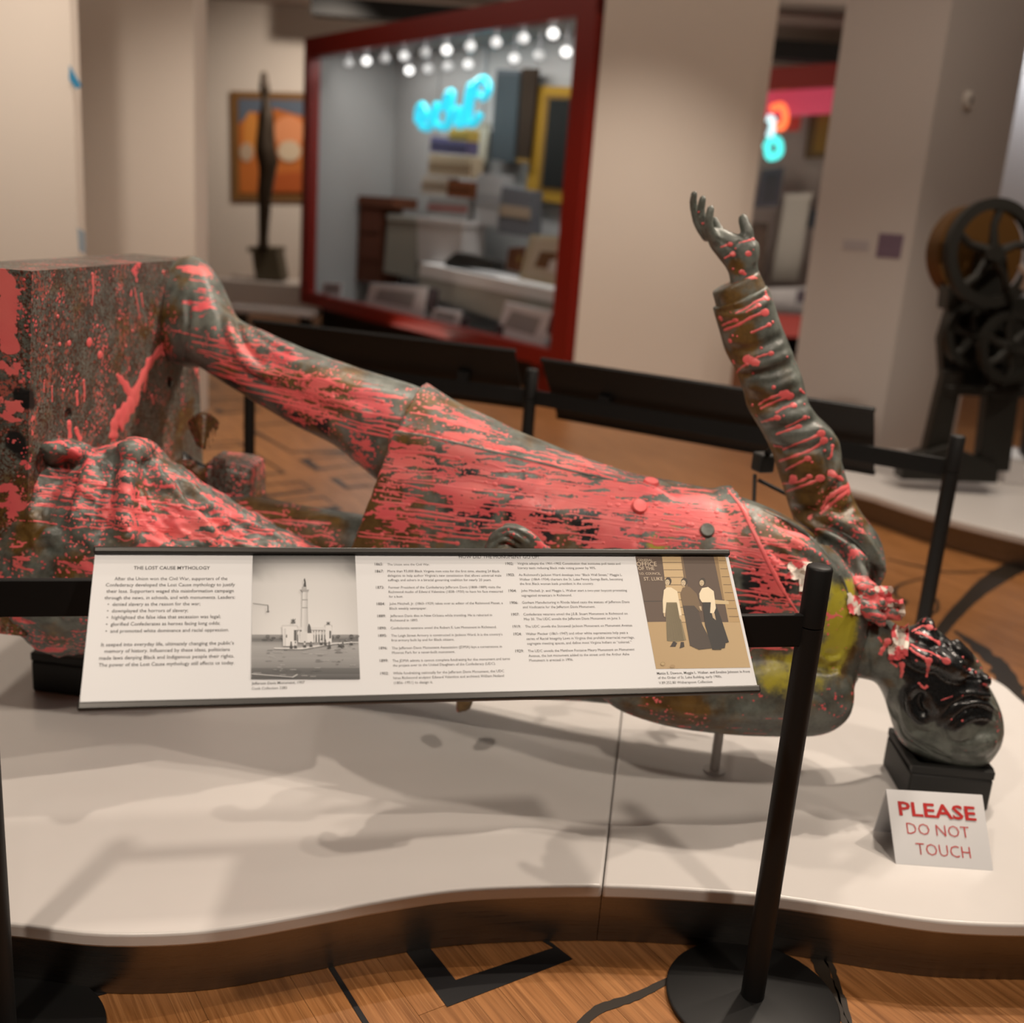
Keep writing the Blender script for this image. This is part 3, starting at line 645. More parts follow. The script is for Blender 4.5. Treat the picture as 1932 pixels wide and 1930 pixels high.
# ------------------------------------------------------------------ the toppled bronze statue
statue = empty('toppled_statue', (0, 2.8, ZP), 'toppled bronze statue of a man in a long coat splashed with pink paint', 'statue')
def cr(P, k):  # Catmull-Rom through rows of numbers
    P = [np.asarray(p, float) for p in P]; out = []
    for i in range(len(P)-1):
        p0, p1, p2, p3 = P[max(i-1, 0)], P[i], P[i+1], P[min(i+2, len(P)-1)]
        for t in np.linspace(0, 1, k, endpoint=False):
            out.append(.5*((2*p1)+(-p0+p2)*t+(2*p0-5*p1+4*p2-p3)*t*t+(-p0+3*p1-3*p2+p3)*t**3))
    out.append(P[-1]); return out
def loft(mb, st, k=5, n=40, pw=2.2, cap=True):
    """st: rows of (ax, ay, bx, by, Y, half depth): two silhouette points of the photograph at distance Y"""
    R = cr(st, k); C = []; A = []; B = []
    for ax, ay, bx, by, Y, h in R:
        a, b = atY(ax, ay, Y), atY(bx, by, Y); C.append((a+b)/2); A.append((a-b)/2); B.append(h)
    v = []; m = len(R)
    for i in range(m):
        t = C[min(i+1, m-1)]-C[max(i-1, 0)]; w = np.cross(t, A[i]); w = w/(np.linalg.norm(w)+1e-12)
        for q in range(n):
            th = 2*math.pi*q/n; cc, ss = math.cos(th), math.sin(th)
            e = 2/pw; v.append(C[i]+A[i]*math.copysign(abs(cc)**e, cc)+w*B[i]*math.copysign(abs(ss)**e, ss))
    f = [(i*n+q, i*n+(q+1) % n, (i+1)*n+(q+1) % n, (i+1)*n+q) for i in range(m-1) for q in range(n)]
    f += [tuple(range(n-1, -1, -1)), tuple((m-1)*n+q for q in range(n))]
    mb.add(v, f, 0, True)
def px2m(r, Y, P=None): return r*(Y*cp+.25)/F
def chain(mb, pts, n=14, k=4):
    """pts: (x, y, Y, radius in pixels)"""
    R = cr(pts, k); P = [atY(x, y, Y) for x, y, Y, r in R]; rad = [r*depth(p)/F for p, (x, y, Y, r) in zip(P, R)]
    mb.tube(P, rad, n); mb.ball(P[0], rad[0], n=12); mb.ball(P[-1], rad[-1], n=12)
def blob(mb, x, y, Y, rx, ry, rz, ang=0, n=20):
    """ellipsoid: half sizes in pixels along the picture (turned by ang) and in metres in depth"""
    c = atY(x, y, Y); k = depth(c)/F; a = math.radians(ang)
    u = CAMX*math.cos(a)-CAMY*math.sin(a); w = CAMX*math.sin(a)+CAMY*math.cos(a)
    mb.ball(c, (rx*k, ry*k, rz), [u, w, -FW], n)

class Sculpt:
    """voxel-fused mesh that can be carved along strokes seen in the photograph"""
    def __init__(s, mb, voxel, smooth=6, lam=.5):
        me = mb.mesh('raw'); o = D.objects.new('raw', me); COL.objects.link(o)
        r = o.modifiers.new('r', 'REMESH'); r.mode = 'VOXEL'; r.voxel_size = voxel
        sm = o.modifiers.new('s', 'SMOOTH'); sm.factor = lam; sm.iterations = smooth
        dg = bpy.context.evaluated_depsgraph_get(); dg.update()
        s.me = D.meshes.new_from_object(o.evaluated_get(dg)); D.objects.remove(o); D.meshes.remove(me)
        s.me.polygons.foreach_set('use_smooth', [True]*len(s.me.polygons))
        s.at = {}; s.read(); s.hits = {}
    def read(s):
        n_ = len(s.me.vertices); s.co = np.zeros(n_*3); s.me.vertices.foreach_get('co', s.co); s.co = s.co.reshape(-1, 3)
        s.no = np.zeros(n_*3); s.me.vertices.foreach_get('normal', s.no); s.no = s.no.reshape(-1, 3)
        s.tree = BVHTree.FromPolygons([Vector(c) for c in s.co], [tuple(p.vertices) for p in s.me.polygons])
    def hit(s, x, y):
        d = ray(x, y); h = s.tree.ray_cast(Vector(EYEP), Vector(d))
        return None if h[0] is None else np.array(h[0])
    def path(s, pts, gap=7.):
        P = cr(pts, 6) if len(pts) > 2 else [np.asarray(p, float) for p in pts]; out = []
        for a, b in zip(P[:-1], P[1:]):
            m = max(1, int(np.hypot(*(b-a)[:2])/gap))
            for t in np.linspace(0, 1, m, endpoint=False): out.append(a+(b-a)*t)
        out.append(P[-1]); H = [(s.hit(q[0], q[1]), q) for q in out]
        return [(h, q) for h, q in H if h is not None]
    def near(s, Q, rad):
        lo, hi = Q.min(0)-rad, Q.max(0)+rad
        idx = np.where(((s.co > lo) & (s.co < hi)).all(1))[0]
        if len(idx) == 0: return idx, None, None
        dmin = np.full(len(idx), 1e9); seg = np.zeros(len(idx), int); P = s.co[idx]; tt = np.zeros(len(idx))
        for i in range(len(Q)-1):
            e = Q[i+1]-Q[i]; L = e @ e+1e-12; t = np.clip(((P-Q[i]) @ e)/L, 0, 1)
            dd = np.linalg.norm(P-Q[i]-t[:, None]*e, axis=1); m = dd < dmin; dmin[m] = dd[m]; seg[m] = i; tt[m] = t[m]
        return idx, dmin, (seg, tt)
    def stroke(s, pts, amp, rad, kind='ridge', taper=True):
        """amp and rad in millimetres"""
        amp, rad = amp/1000, rad/1000; H = s.path(pts)
        if len(H) < 2: return
        Q = np.array([h for h, q in H]); idx, d, st = s.near(Q, rad)
        if d is None: return
        m = d < rad; idx, d = idx[m], d[m]; seg, tt = st[0][m], st[1][m]; f = (1-(d/rad)**2)**2
        if taper: u = (seg+tt)/(len(Q)-1); f = f*np.clip(np.minimum(u, 1-u)*6+.15, 0, 1)
        if kind == 'step':   # surface right of the stroke (looking along it) is raised, sharp at the line
            e = Q[np.minimum(seg+1, len(Q)-1)]-Q[seg]; side = np.einsum('ij,ij->i', np.cross(e, s.no[idx]), s.co[idx]-Q[seg])
            f = f*np.where(side > 0, 1., -.25)
        s.co[idx] += s.no[idx]*(amp*f)[:, None]
    def blobs(s, name, L):
        """paint a soft field: L of (x, y, radius px, value)"""
        a = s.at.setdefault(name, np.zeros(len(s.co)))
        for x, y, r, v in L:
            h = s.hit(x, y)
            if h is None: continue
            k = r*depth(h)/F; d = np.linalg.norm(s.co-h, axis=1); m = d < 2.2*k
            a[m] = np.maximum(a[m], v*np.exp(-(d[m]/k)**2*1.2)) if v > 0 else a[m]+v*np.exp(-(d[m]/k)**2*1.2)
    def fill(s, name, v): s.at[name] = np.full(len(s.co), float(v))
    def wrinkle(s, amp, scale, seed=0, axis=None):
        g = np.random.default_rng(seed); w = np.zeros(len(s.co))
        for i in range(9):
            d = g.normal(size=3); d /= np.linalg.norm(d)
            if axis is not None: d = d+np.asarray(axis)*g.choice([-1, 1])*1.6; d /= np.linalg.norm(d)
            fr = 2*math.pi/scale*g.uniform(.6, 1.7); w += np.sin((s.co @ d)*fr+g.uniform(0, 6.28))/9**.5
        s.co += s.no*(amp*w/1000)[:, None]
    def refresh(s):
        s.me.vertices.foreach_set('co', s.co.ravel()); s.me.update(); s.read()
    def link(s, name, m, parent):
        s.me.vertices.foreach_set('co', s.co.ravel())
        for k, a in s.at.items():
            at = s.me.attributes.new(k, 'FLOAT', 'POINT'); at.data.foreach_set('value', a.astype(np.float32))
        s.me.materials.clear(); s.me.materials.append(m); s.me.transform(world_of(parent).inverted()); s.me.update()
        o = D.objects.new(name, s.me); s.me.name = name; COL.objects.link(o); o.parent = parent; return o

# --- plinth the figure stood on, lying on its side
nt, nb = V(-1.139, 2.5, 1.40), V(-1.2, 2.5, .493); ft, fb = atY(366, 488, 3.5), atY(388, 985, 3.5)
dT = V(-.20, .015, 0)
bm_ = MB(); 
def grid_hexa(c, n_):
    """subdivided slab so that paint fields have vertices to live on; c: nb, fb, ft, nt on the face and the thickness"""
    b = MB(); nb, fb, ft, nt, dT = c
    def P(u, w, t): return (nb*(1-u)*(1-w)+fb*u*(1-w)+ft*u*w+nt*(1-u)*w)+dT*t
    nu, nw, ntk = n_; idx = {}
    def face(fn, a, b_):
        base = len(b.v); v = [fn(i/a, j/b_) for j in range(b_+1) for i in range(a+1)]
        b.add(v, [(j*(a+1)+i, j*(a+1)+i+1, (j+1)*(a+1)+i+1, (j+1)*(a+1)+i) for j in range(b_) for i in range(a)])
    face(lambda u, w: P(u, w, 0), nu, nw); face(lambda u, w: P(u, w, 1), nu, nw)
    face(lambda t, w: P(0, w, t), ntk, nw); face(lambda t, w: P(1, w, t), ntk, nw)
    face(lambda u, t: P(u, 0, t), nu, ntk); face(lambda u, t: P(u, 1, t), nu, ntk)
    return b
g = grid_hexa((nb, fb, ft, nt, dT), (80, 80, 16))
pme = g.mesh('plinth'); po = D.objects.new('plinth', pme); COL.objects.link(po)
def plface(px, py): return atPl(px, py, (nt+nb+ft+fb)/4, np.cross(fb-nb, nt-nb)/np.linalg.norm(np.cross(fb-nb, nt-nb)))
cut = MB()
for x, y, r in ((119, 782, .019), (332, 721, .018)):
    h = plface(x, y); cut.cyl(h+V(.05, 0, 0), h+V(-.3, 0, 0), r, n=24)
cme = cut.mesh('cut'); co_ = D.objects.new('cut', cme); COL.objects.link(co_)
h = plface(119, 782); MB().cyl(h+V(-.012, 0, 0), h+V(-.03, 0, 0), .0185, n=24).build('hole_light_disc', mat('painted_light', (.75, .72, .68), .6), statue)['label'] = 'pale disc painted as the light seen through the plinth hole'  # pale disc added in the hole to imitate light seen through it
bo = po.modifiers.new('b', 'BOOLEAN'); bo.object = co_; bo.operation = 'DIFFERENCE'; bo.solver = 'EXACT'
bv = po.modifiers.new('v', 'BEVEL'); bv.width = .012; bv.segments = 2; bv.limit_method = 'ANGLE'; bv.angle_limit = .9
dg = bpy.context.evaluated_depsgraph_get(); dg.update(); pme2 = D.meshes.new_from_object(po.evaluated_get(dg))
D.objects.remove(po); D.objects.remove(co_)
class Plain(Sculpt):
    def __init__(s, me): s.me = me; s.at = {}; s.read()
pl = Plain(pme2); pl.fill('pink', .10); pl.fill('brown', .2)
pl.blobs('pink', [(15, 560, 40, 1.15), (12, 620, 34, 1.15), (30, 690, 22, .8), (60, 620, 22, .75), (12, 780, 22, .8), (20, 830, 20, .7), (250, 740, 40, .45), (300, 640, 40, .45), (130, 880, 45, .5), (90, 920, 40, .6), (240, 500, 90, .55), (340, 494, 40, .5), (120, 505, 50, .45), (20, 950, 50, .55), (60, 1000, 60, .35)])
pl.blobs('splat', [(8, 530, 34, .8), (10, 590, 36, .85), (22, 560, 24, .7), (16, 650, 30, .8), (34, 690, 18, .6), (20, 700, 18, .6), (5, 690, 24, .6), (15, 785, 16, .6), (12, 835, 12, .55)])
pl.blobs('dark', [(40, 760, 40, .75), (30, 850, 45, .7), (50, 560, 25, .4), (345, 620, 25, .6), (60, 900, 30, .5), (345, 880, 30, .5)])
pl.blobs('brown', [(20, 1000, 90, 1.0), (20, 1060, 90, 1.2), (60, 1150, 80, .9), (30, 960, 70, .8)])
po = pl.link('plinth', m_plinth, statue)

# --- coat: torso, skirt and sleeves fused, carved with folds
c = MB()
loft(c, [(800, 722, 604, 1285, 2.90, .20), (870, 765, 760, 1298, 2.87, .205), (1000, 826, 930, 1306, 2.80, .205), (1150, 884, 1100, 1312, 2.73, .20),
         (1280, 914, 1250, 1325, 2.69, .195), (1390, 938, 1385, 1335, 2.67, .19), (1500, 985, 1505, 1345, 2.66, .17), (1585, 1050, 1580, 1330, 2.66, .13), (1628, 1105, 1600, 1262, 2.66, .085)], k=6, n=56, pw=2.3)
# far sleeve, raised
loft(c, [(1345, 581, 1446, 537, 2.84, .068), (1359, 626, 1466, 593, 2.84, .072), (1369, 663, 1485, 640, 2.84, .076), (1386, 697, 1497, 675, 2.84, .074), (1402, 734, 1512, 712, 2.84, .074),
         (1412, 770, 1530, 768, 2.84, .078), (1440, 822, 1572, 815, 2.84, .085), (1460, 862, 1582, 850, 2.84, .086), (1473, 905, 1597, 905, 2.84, .086), (1487, 953, 1618, 955, 2.84, .088), (1502, 1000, 1655, 1012, 2.83, .10), (1500, 1070, 1668, 1068, 2.80, .11), (1520, 1130, 1664, 1095, 2.76, .10), (1560, 1180, 1610, 1120, 2.7, .08)], k=5, n=36, pw=2.1)
# near upper arm and bent forearm
loft(c, [(1577, 1235, 1566, 1352, 2.60, .09), (1540, 1215, 1530, 1376, 2.58, .115), (1450, 1205, 1445, 1379, 2.56, .12), (1350, 1205, 1348, 1374, 2.55, .115), (1240, 1195, 1240, 1358, 2.54, .11), (1150, 1180, 1160, 1330, 2.53, .10), (1090, 1150, 1110, 1290, 2.52, .085)], k=5, n=36)
chain(c, [(1120, 1240, 2.53, 58), (1075, 1165, 2.50, 52), (1020, 1090, 2.49, 44), (1000, 1060, 2.49, 40)], 24)
blob(c, 1566, 1295, 2.60, 22, 60, .085)
# collar roll at the neck
chain(c, [(1600, 1060, 2.70, 26), (1622, 1110, 2.62, 20), (1618, 1180, 2.59, 19), (1606, 1245, 2.61, 20), (1598, 1275, 2.66, 22)], 16)
coat = Sculpt(c, .0062, 5)
st = coat.stroke
# front edge of the coat panel and its hem layers
st([(690, 806), (800, 822), (900, 845), (1000, 868), (1100, 893), (1190, 912), (1235, 925)], 15, 60, 'step', False)
st([(692, 806), (800, 822), (900, 845), (1000, 868), (1100, 893), (1190, 912)], -5, 14)
st([(1232, 903), (1215, 950), (1205, 1000), (1200, 1030)], -4, 12)
for a in ([(745, 840), (860, 870), (980, 905), (1100, 935)], [(720, 900), (840, 930), (1000, 960), (1140, 985)], [(690, 960), (800, 985), (930, 1005)]): st(a, 4, 45)
st([(870, 790), (980, 835), (1100, 880)], -5, 40); st([(830, 760), (940, 812)], 5, 25)
# lapel line, breast and collar folds
st([(1375, 928), (1400, 960), (1425, 1010), (1450, 1060), (1475, 1110), (1505, 1155)], 20, 55, 'step', False)
st([(1380, 935), (1405, 965), (1428, 1012), (1452, 1062), (1480, 1115), (1500, 1150)], -11, 13)
st([(1350, 925), (1420, 955), (1480, 985), (1530, 1030), (1570, 1075)], 6, 30)
st([(1470, 985), (1530, 1010), (1575, 1035), (1610, 1070), (1635, 1100)], -24, 24); st([(1500, 975), (1560, 1005), (1610, 1040), (1645, 1085)], 14, 20)
st([(1545, 993), (1590, 1010), (1625, 1040), (1650, 1080), (1655, 1110)], -19, 18); st([(1580, 985), (1625, 1010), (1655, 1050), (1664, 1085)], 12, 18)
st([(1475, 1010), (1540, 1050), (1590, 1100)], 12, 22); st([(1450, 1025), (1510, 1080), (1540, 1120)], -13, 20)
st([(1500, 1160), (1560, 1240), (1585, 1235)], 8, 26, 'step'); st([(1575, 1230), (1540, 1260), (1500, 1300)], -5, 20)
st([(1500, 1240), (1555, 1262), (1580, 1255)], -12, 20); st([(1440, 1250), (1330, 1260), (1200, 1240)], -9, 26)
st([(1180, 1320), (1300, 1345), (1450, 1350), (1560, 1330)], 5, 35); st([(1200, 1300), (1300, 1320), (1450, 1325)], -5, 30)
st([(1530, 1300), (1560, 1320), (1572, 1350)], -6, 14)
# sleeve folds across the raised arm
for a, am, ra in [([(1347, 586), (1400, 580), (1450, 552)], -5, 12), ([(1352, 598), (1410, 590), (1455, 565)], 4, 14),
    ([(1365, 655), (1420, 660), (1480, 632)], -8, 20), ([(1375, 680), (1430, 690), (1494, 665)], 6, 18), ([(1383, 702), (1440, 705), (1495, 688)], -8, 18),
    ([(1395, 725), (1450, 735), (1508, 712)], 6, 20), ([(1405, 750), (1460, 765), (1520, 745)], -7, 18), ([(1412, 778), (1470, 790), (1535, 775)], 5, 22),
    ([(1430, 812), (1480, 810), (1545, 795)], -6, 18), ([(1445, 838), (1500, 850), (1560, 840)], -8, 20), ([(1530, 800), (1575, 830), (1580, 880), (1560, 920)], 8, 22),
    ([(1555, 850), (1565, 890), (1545, 930)], -9, 16), ([(1470, 905), (1520, 915), (1560, 930)], 5, 24), ([(1575, 915), (1560, 945), (1590, 965), (1612, 950)], -10, 16),
    ([(1490, 960), (1540, 965), (1570, 950)], -9, 20), ([(1560, 975), (1600, 985), (1640, 980)], 6, 18)]: st(a, am, ra)
coat.wrinkle(1.3, .16, 3)
coat.fill('pink', .26)
coat.blobs('pink', [(760, 860, 110, .90), (900, 900, 130, 1.08), (1050, 940, 130, 1.22), (1180, 970, 120, 1.35), (1000, 1000, 100, 1.05), (760, 980, 110, .92), (870, 820, 90, 1.0), (1300, 960, 90, 1.2), (1380, 1010, 80, 1.0), (1450, 1080, 80, .95), (1250, 1030, 80, 1.05), (1080, 880, 90, 1.1), (1520, 1100, 60, .85), (1500, 1010, 60, .85), (1600, 1050, 50, .75), (1460, 1130, 70, .95), (1440, 1190, 60, .75), (1620, 1000, 40, .7), (1570, 1180, 40, .5)])
coat.blobs('pink', [(1400, 620, 90, -.30), (1430, 700, 90, -.30), (1470, 800, 90, -.30), (1520, 890, 70, -.30), (1480, 860, 70, -.2)])
coat.blobs('pink', [(1300, 1340, 110, -.05), (1420, 1350, 80, -.1), (1540, 1300, 60, -.2)])
coat.blobs('dark', [(850, 900, 110, .55), (960, 900, 80, .5), (1010, 985, 90, .85), (1120, 985, 80, .85), (900, 960, 90, .6), (1450, 1100, 80, .75), (1430, 1160, 60, .7), (1080, 930, 70, .5), (1420, 950, 40, .3), (760, 850, 40, .35), (1350, 1000, 30, .3), (1480, 1210, 50, .45), (1570, 1000, 30, .3)])
coat.blobs('olive', [(1260, 1000, 30, .7), (1240, 1030, 26, .75), (1590, 1170, 55, 1.0), (1570, 1235, 50, .95), (1470, 1280, 55, .8), (1500, 1260, 40, .8), (1340, 960, 35, .35), (1440, 1090, 26, .55), (1600, 1110, 35, .8), (1230, 915, 18, .6), (1550, 1290, 36, .5), (1600, 1205, 40, .9), (1585, 1125, 36, .8), (1530, 1200, 40, .5)])
coat.fill('brown', .26)
coat.blobs('brown', [(700, 960, 70, .9), (680, 1010, 60, 1.0), (1400, 650, 50, .75), (1430, 760, 50, .75), (1500, 900, 70, 1.0), (1490, 950, 70, 1.1), (1290, 1335, 55, .95), (1370, 600, 40, .8), (1390, 690, 40, 1.), (1420, 800, 45, 1.), (1460, 860, 50, 1.1), (1530, 960, 60, 1.), (780, 760, 50, .6), (1240, 1325, 40, .7)])
coat.refresh(); coat.at['pink'] = np.minimum(coat.at['pink'], .98)*.93; coat.link('coat', m_bronze, statue)

# --- body: legs, core, neck, head and hands as one surface
b = MB()
loft(b, [(366, 482, 330, 664, 3.36, .095), (392, 515, 342, 690, 3.30, .10), (424, 580, 382, 694, 3.22, .085), (448, 604, 424, 718, 3.17, .082), (500, 628, 480, 752, 3.12, .088), (580, 662, 562, 800, 3.05, .098), (680, 697, 645, 842, 2.99, .112), (800, 735, 720, 905, 2.94, .125), (920, 800, 860, 1000, 2.86, .12)], k=6, n=40)
loft(b, [(250, 950, 250, 1100, 3.03, .09), (400, 940, 395, 1075, 3.0, .088), (480, 938, 470, 1075, 2.97, .082), (560, 954, 545, 1090, 2.94, .088), (645, 968, 625, 1110, 2.92, .10), (780, 985, 760, 1190, 2.88, .12), (920, 950, 900, 1200, 2.82, .12)], k=6, n=40)
loft(b, [(850, 830, 820, 1230, 2.86, .12), (1000, 880, 980, 1250, 2.8, .13), (1250, 960, 1250, 1280, 2.69, .13), (1450, 1010, 1450, 1290, 2.66, .12), (1560, 1090, 1560, 1270, 2.66, .08), (1620, 1150, 1610, 1262, 2.655, .07)], k=5, n=36)
# neck and head, lying face up, seen from its side
loft(b, [(1590, 1138, 1570, 1268, 2.655, .078), (1640, 1152, 1632, 1278, 2.65, .078), (1674, 1168, 1655, 1292, 2.65, .082), (1706, 1188, 1672, 1322, 2.65, .094), (1744, 1192, 1682, 1356, 2.65, .108), (1782, 1214, 1696, 1394, 2.65, .118), (1818, 1243, 1730, 1422, 2.65, .122), (1852, 1276, 1778, 1443, 2.65, .116), (1877, 1316, 1826, 1446, 2.65, .094), (1887, 1352, 1862, 1420, 2.65, .055)], k=6, n=48, pw=2.1)
blob(b, 1745, 1186, 2.65, 15, 24, .042, 20)      # chin beard
blob(b, 1738, 1204, 2.645, 36, 20, .06, 22); blob(b, 1730, 1194, 2.65, 26, 15, .05, -20)
chain(b, [(1752, 1192, 2.65, 14), (1768, 1204, 2.65, 13), (1781, 1212, 2.65, 12), (1792, 1222, 2.65, 11)], 14)   # chin to lips
blob(b, 1783, 1217, 2.63, 15, 11, .042, 42)
chain(b, [(1846, 1262, 2.645, 9), (1836, 1247, 2.64, 9.5), (1820, 1230, 2.635, 10.5), (1805, 1214, 2.63, 10)], 16, 6)   # nose
chain(b, [(1836, 1256, 2.635, 11), (1820, 1240, 2.62, 13), (1808, 1226, 2.62, 12)], 14)
blob(b, 1852, 1281, 2.62, 17, 13, .04, 45)     # brow
blob(b, 1834, 1270, 2.552, 11, 8, .018, 40)      # eye ball
blob(b, 1785, 1255, 2.58, 44, 30, .055, 35)      # cheek
blob(b, 1735, 1240, 2.58, 40, 24, .055, 25)      # jaw
blob(b, 1830, 1390, 2.60, 46, 42, .085)
chain(b, [(1740, 1296, 2.552, 5.5), (1724, 1298, 2.55, 5.5), (1714, 1316, 2.552, 6), (1717, 1340, 2.55, 6.5), (1733, 1359, 2.548, 7), (1754, 1367, 2.545, 7), (1768, 1357, 2.545, 5)], 12, 6)  # ear rim
chain(b, [(1742, 1302, 2.545, 4), (1758, 1312, 2.54, 5), (1766, 1332, 2.535, 6), (1764, 1350, 2.54, 5)], 10)
for l in ([(1772, 1346), (1788, 1322), (1822, 1308), (1866, 1312)], [(1782, 1362), (1810, 1334), (1848, 1326), (1880, 1342)], [(1794, 1372), (1820, 1350), (1852, 1344), (1882, 1362)], [(1788, 1374), (1797, 1388), (1816, 1386), (1827, 1373)]):
    chain(b, [(x, y, 2.541+abs(y-1335)*.0003+max(0, x-1845)*.0009, 6.0) for x, y in l], 10, 6)   # locks of hair
# raised hand
loft(b, [(1392, 600, 1440, 580, 2.84, .03), (1378, 540, 1434, 522, 2.84, .032), (1372, 512, 1430, 498, 2.84, .033), (1356, 488, 1433, 478, 2.84, .036), (1340, 466, 1428, 455, 2.84, .032), (1333, 446, 1392, 444, 2.845, .026), (1326, 430, 1366, 434, 2.85, .02)], k=5, n=28)
chain(b, [(1407, 462, 2.835, 14), (1410, 440, 2.835, 12.5), (1405, 424, 2.84, 11), (1402, 413, 2.845, 10)], 16)
chain(b, [(1334, 448, 2.875, 9.5), (1318, 424, 2.885, 8.5), (1310, 398, 2.89, 8), (1308, 380, 2.885, 7.6), (1310, 366, 2.875, 6.8)], 14)
chain(b, [(1340, 446, 2.85, 10), (1326, 418, 2.85, 8.6), (1322, 396, 2.85, 8), (1326, 375, 2.845, 7.2)], 14)
chain(b, [(1350, 452, 2.82, 10), (1338, 428, 2.812, 8.4), (1338, 410, 2.81, 7.8), (1341, 394, 2.81, 6.6)], 14)
chain(b, [(1366, 448, 2.865, 9), (1356, 430, 2.885, 8), (1348, 414, 2.89, 7)], 14)
# hand resting on the coat front
blob(b, 1000, 1058, 2.455, 48, 34, .035, -20)
chain(b, [(990, 1040, 2.44, 15), (960, 1015, 2.43, 13), (935, 1018, 2.44, 11), (922, 1032, 2.45, 9)], 14)
chain(b, [(1005, 1034, 2.435, 15), (975, 1006, 2.425, 12.5), (948, 1004, 2.435, 11), (930, 1014, 2.45, 9)], 14)
chain(b, [(1024, 1042, 2.445, 14), (1000, 1014, 2.43, 12), (975, 998, 2.44, 10), (955, 994, 2.455, 8)], 14)
chain(b, [(985, 1060, 2.44, 14), (950, 1036, 2.43, 12), (925, 1040, 2.44, 10)], 14)
chain(b, [(1020, 1070, 2.43, 15), (985, 1072, 2.42, 12), (955, 1066, 2.42, 10)], 14)
body = Sculpt(b, .0046, 5)
st = body.stroke
st([(388, 500), (400, 560), (398, 630), (370, 680)], 8, 45); st([(428, 590), (440, 640), (470, 690), (520, 715)], 12, 24); st([(445, 600), (460, 650), (500, 690)], -9, 18)
st([(480, 622), (520, 648), (560, 668)], 9, 18); st([(470, 650), (530, 690), (600, 705)], -6, 28); st([(430, 690), (520, 735), (610, 770), (680, 800)], -6, 34)
st([(540, 690), (640, 725), (740, 745)], 6, 34); st([(600, 745), (700, 790)], 5, 30); st([(640, 970), (560, 985), (470, 985)], 4, 30)
st([(355, 560), (352, 620), (340, 670)], -8, 18)
# face and hair
for a, am, ra in [([(1786, 1224), (1802, 1236), (1815, 1250)], -6, 8), ([(1770, 1200), (1784, 1216), (1794, 1228)], -6, 6),
    ([(1816, 1256), (1832, 1264), (1850, 1274)], -8, 8), ([(1822, 1281), (1840, 1283), (1853, 1281)], -5, 6), ([(1770, 1228), (1800, 1254), (1815, 1266)], 4, 14),
    ([(1742, 1310), (1732, 1322), (1736, 1340), (1750, 1350)], -14, 13), ([(1706, 1292), (1702, 1322), (1708, 1352), (1730, 1376), (1764, 1382)], -5, 8),
    ([(1778, 1352), (1800, 1328), (1835, 1318), (1872, 1324)], -5, 6), ([(1790, 1368), (1818, 1342), (1850, 1335), (1880, 1350)], -5, 6), ([(1800, 1380), (1830, 1358), (1860, 1354), (1884, 1368)], 5, 8),
    ([(1780, 1370), (1788, 1394), (1812, 1402), (1835, 1394)], -6, 8), ([(1700, 1330), (1712, 1372), (1750, 1402)], 6, 10), ([(1690, 1340), (1704, 1388), (1745, 1418)], -6, 9), ([(1730, 1384), (1760, 1402), (1800, 1427)], 5, 12), ([(1720, 1390), (1760, 1420), (1800, 1438)], -5, 9), ([(1790, 1410), (1830, 1420), (1868, 1405)], -5, 10), ([(1682, 1300), (1676, 1325), (1690, 1360)], 6, 10),
    ([(1665, 1215), (1690, 1235), (1700, 1290)], -6, 14), ([(1632, 1180), (1636, 1230), (1640, 1275)], -6, 10)]: st(a, am, ra)
st([(925, 1026), (950, 1012), (985, 1030)], -8, 8); st([(938, 1008), (965, 998), (1000, 1020)], -8, 8); st([(925, 1040), (955, 1026), (985, 1048)], -8, 8)
# palm creases
for a, am, ra in [([(1350, 448), (1372, 462), (1384, 476)], -4, 6), ([(1398, 452), (1385, 470), (1392, 492)], -4, 7), ([(1420, 460), (1424, 480), (1420, 500)], 4, 14), ([(1356, 470), (1370, 492), (1376, 515)], 3, 12), ([(1320, 400), (1325, 430)], -2, 5), ([(1331, 405), (1334, 435)], -2, 5)]: st(a, am, ra)
body.wrinkle(.8, .12, 5)
body.fill('pink', .22)
body.blobs('pink', [(375, 510, 40, .95), (380, 570, 45, .85), (430, 640, 50, .8), (520, 680, 60, .85), (600, 740, 70, .9), (560, 770, 50, .85), (680, 830, 50, .9), (700, 760, 60, .95), (470, 660, 40, .85), (680, 870, 40, 1.0), (400, 650, 30, .5), (450, 950, 40, .6), (600, 1000, 40, .55), (960, 1015, 40, .75), (1010, 1020, 40, .7)])
body.blobs('pink', [(1780, 1330, 150, -.4), (1380, 450, 120, -.35), (560, 1000, 60, -.1), (1640, 1230, 50, -.3)])
body.blobs('dark', [(1790, 1250, 60, 1.9), (1840, 1270, 50, 1.9), (1750, 1260, 55, 1.9), (1800, 1300, 60, 1.9), (1850, 1310, 40, 1.6), (1740, 1325, 46, 1.8), (1815, 1215, 40, 1.8), (1755, 1195, 38, 1.8), (1800, 1345, 44, 1.5), (1850, 1340, 36, 1.2), (1868, 1290, 30, 1.4), (1745, 1175, 30, 1.6), (1700, 1250, 26, .6), (440, 730, 50, .6), (560, 790, 40, .6), (620, 800, 45, .6), (350, 610, 22, .5), (630, 1010, 24, .5), (1380, 440, 60, .0)])
body.fill('brown', .26)
body.blobs('brown', [(520, 985, 110, 1.1), (600, 1000, 70, 1.1), (640, 730, 80, .75), (1390, 500, 26, .8), (1680, 1290, 26, .6), (1860, 1290, 20, .6)])
body.blobs('brown', [(1800, 1410, 90, -.5), (1370, 440, 60, -.4)])
body.refresh(); body.link('figure', m_body, statue)

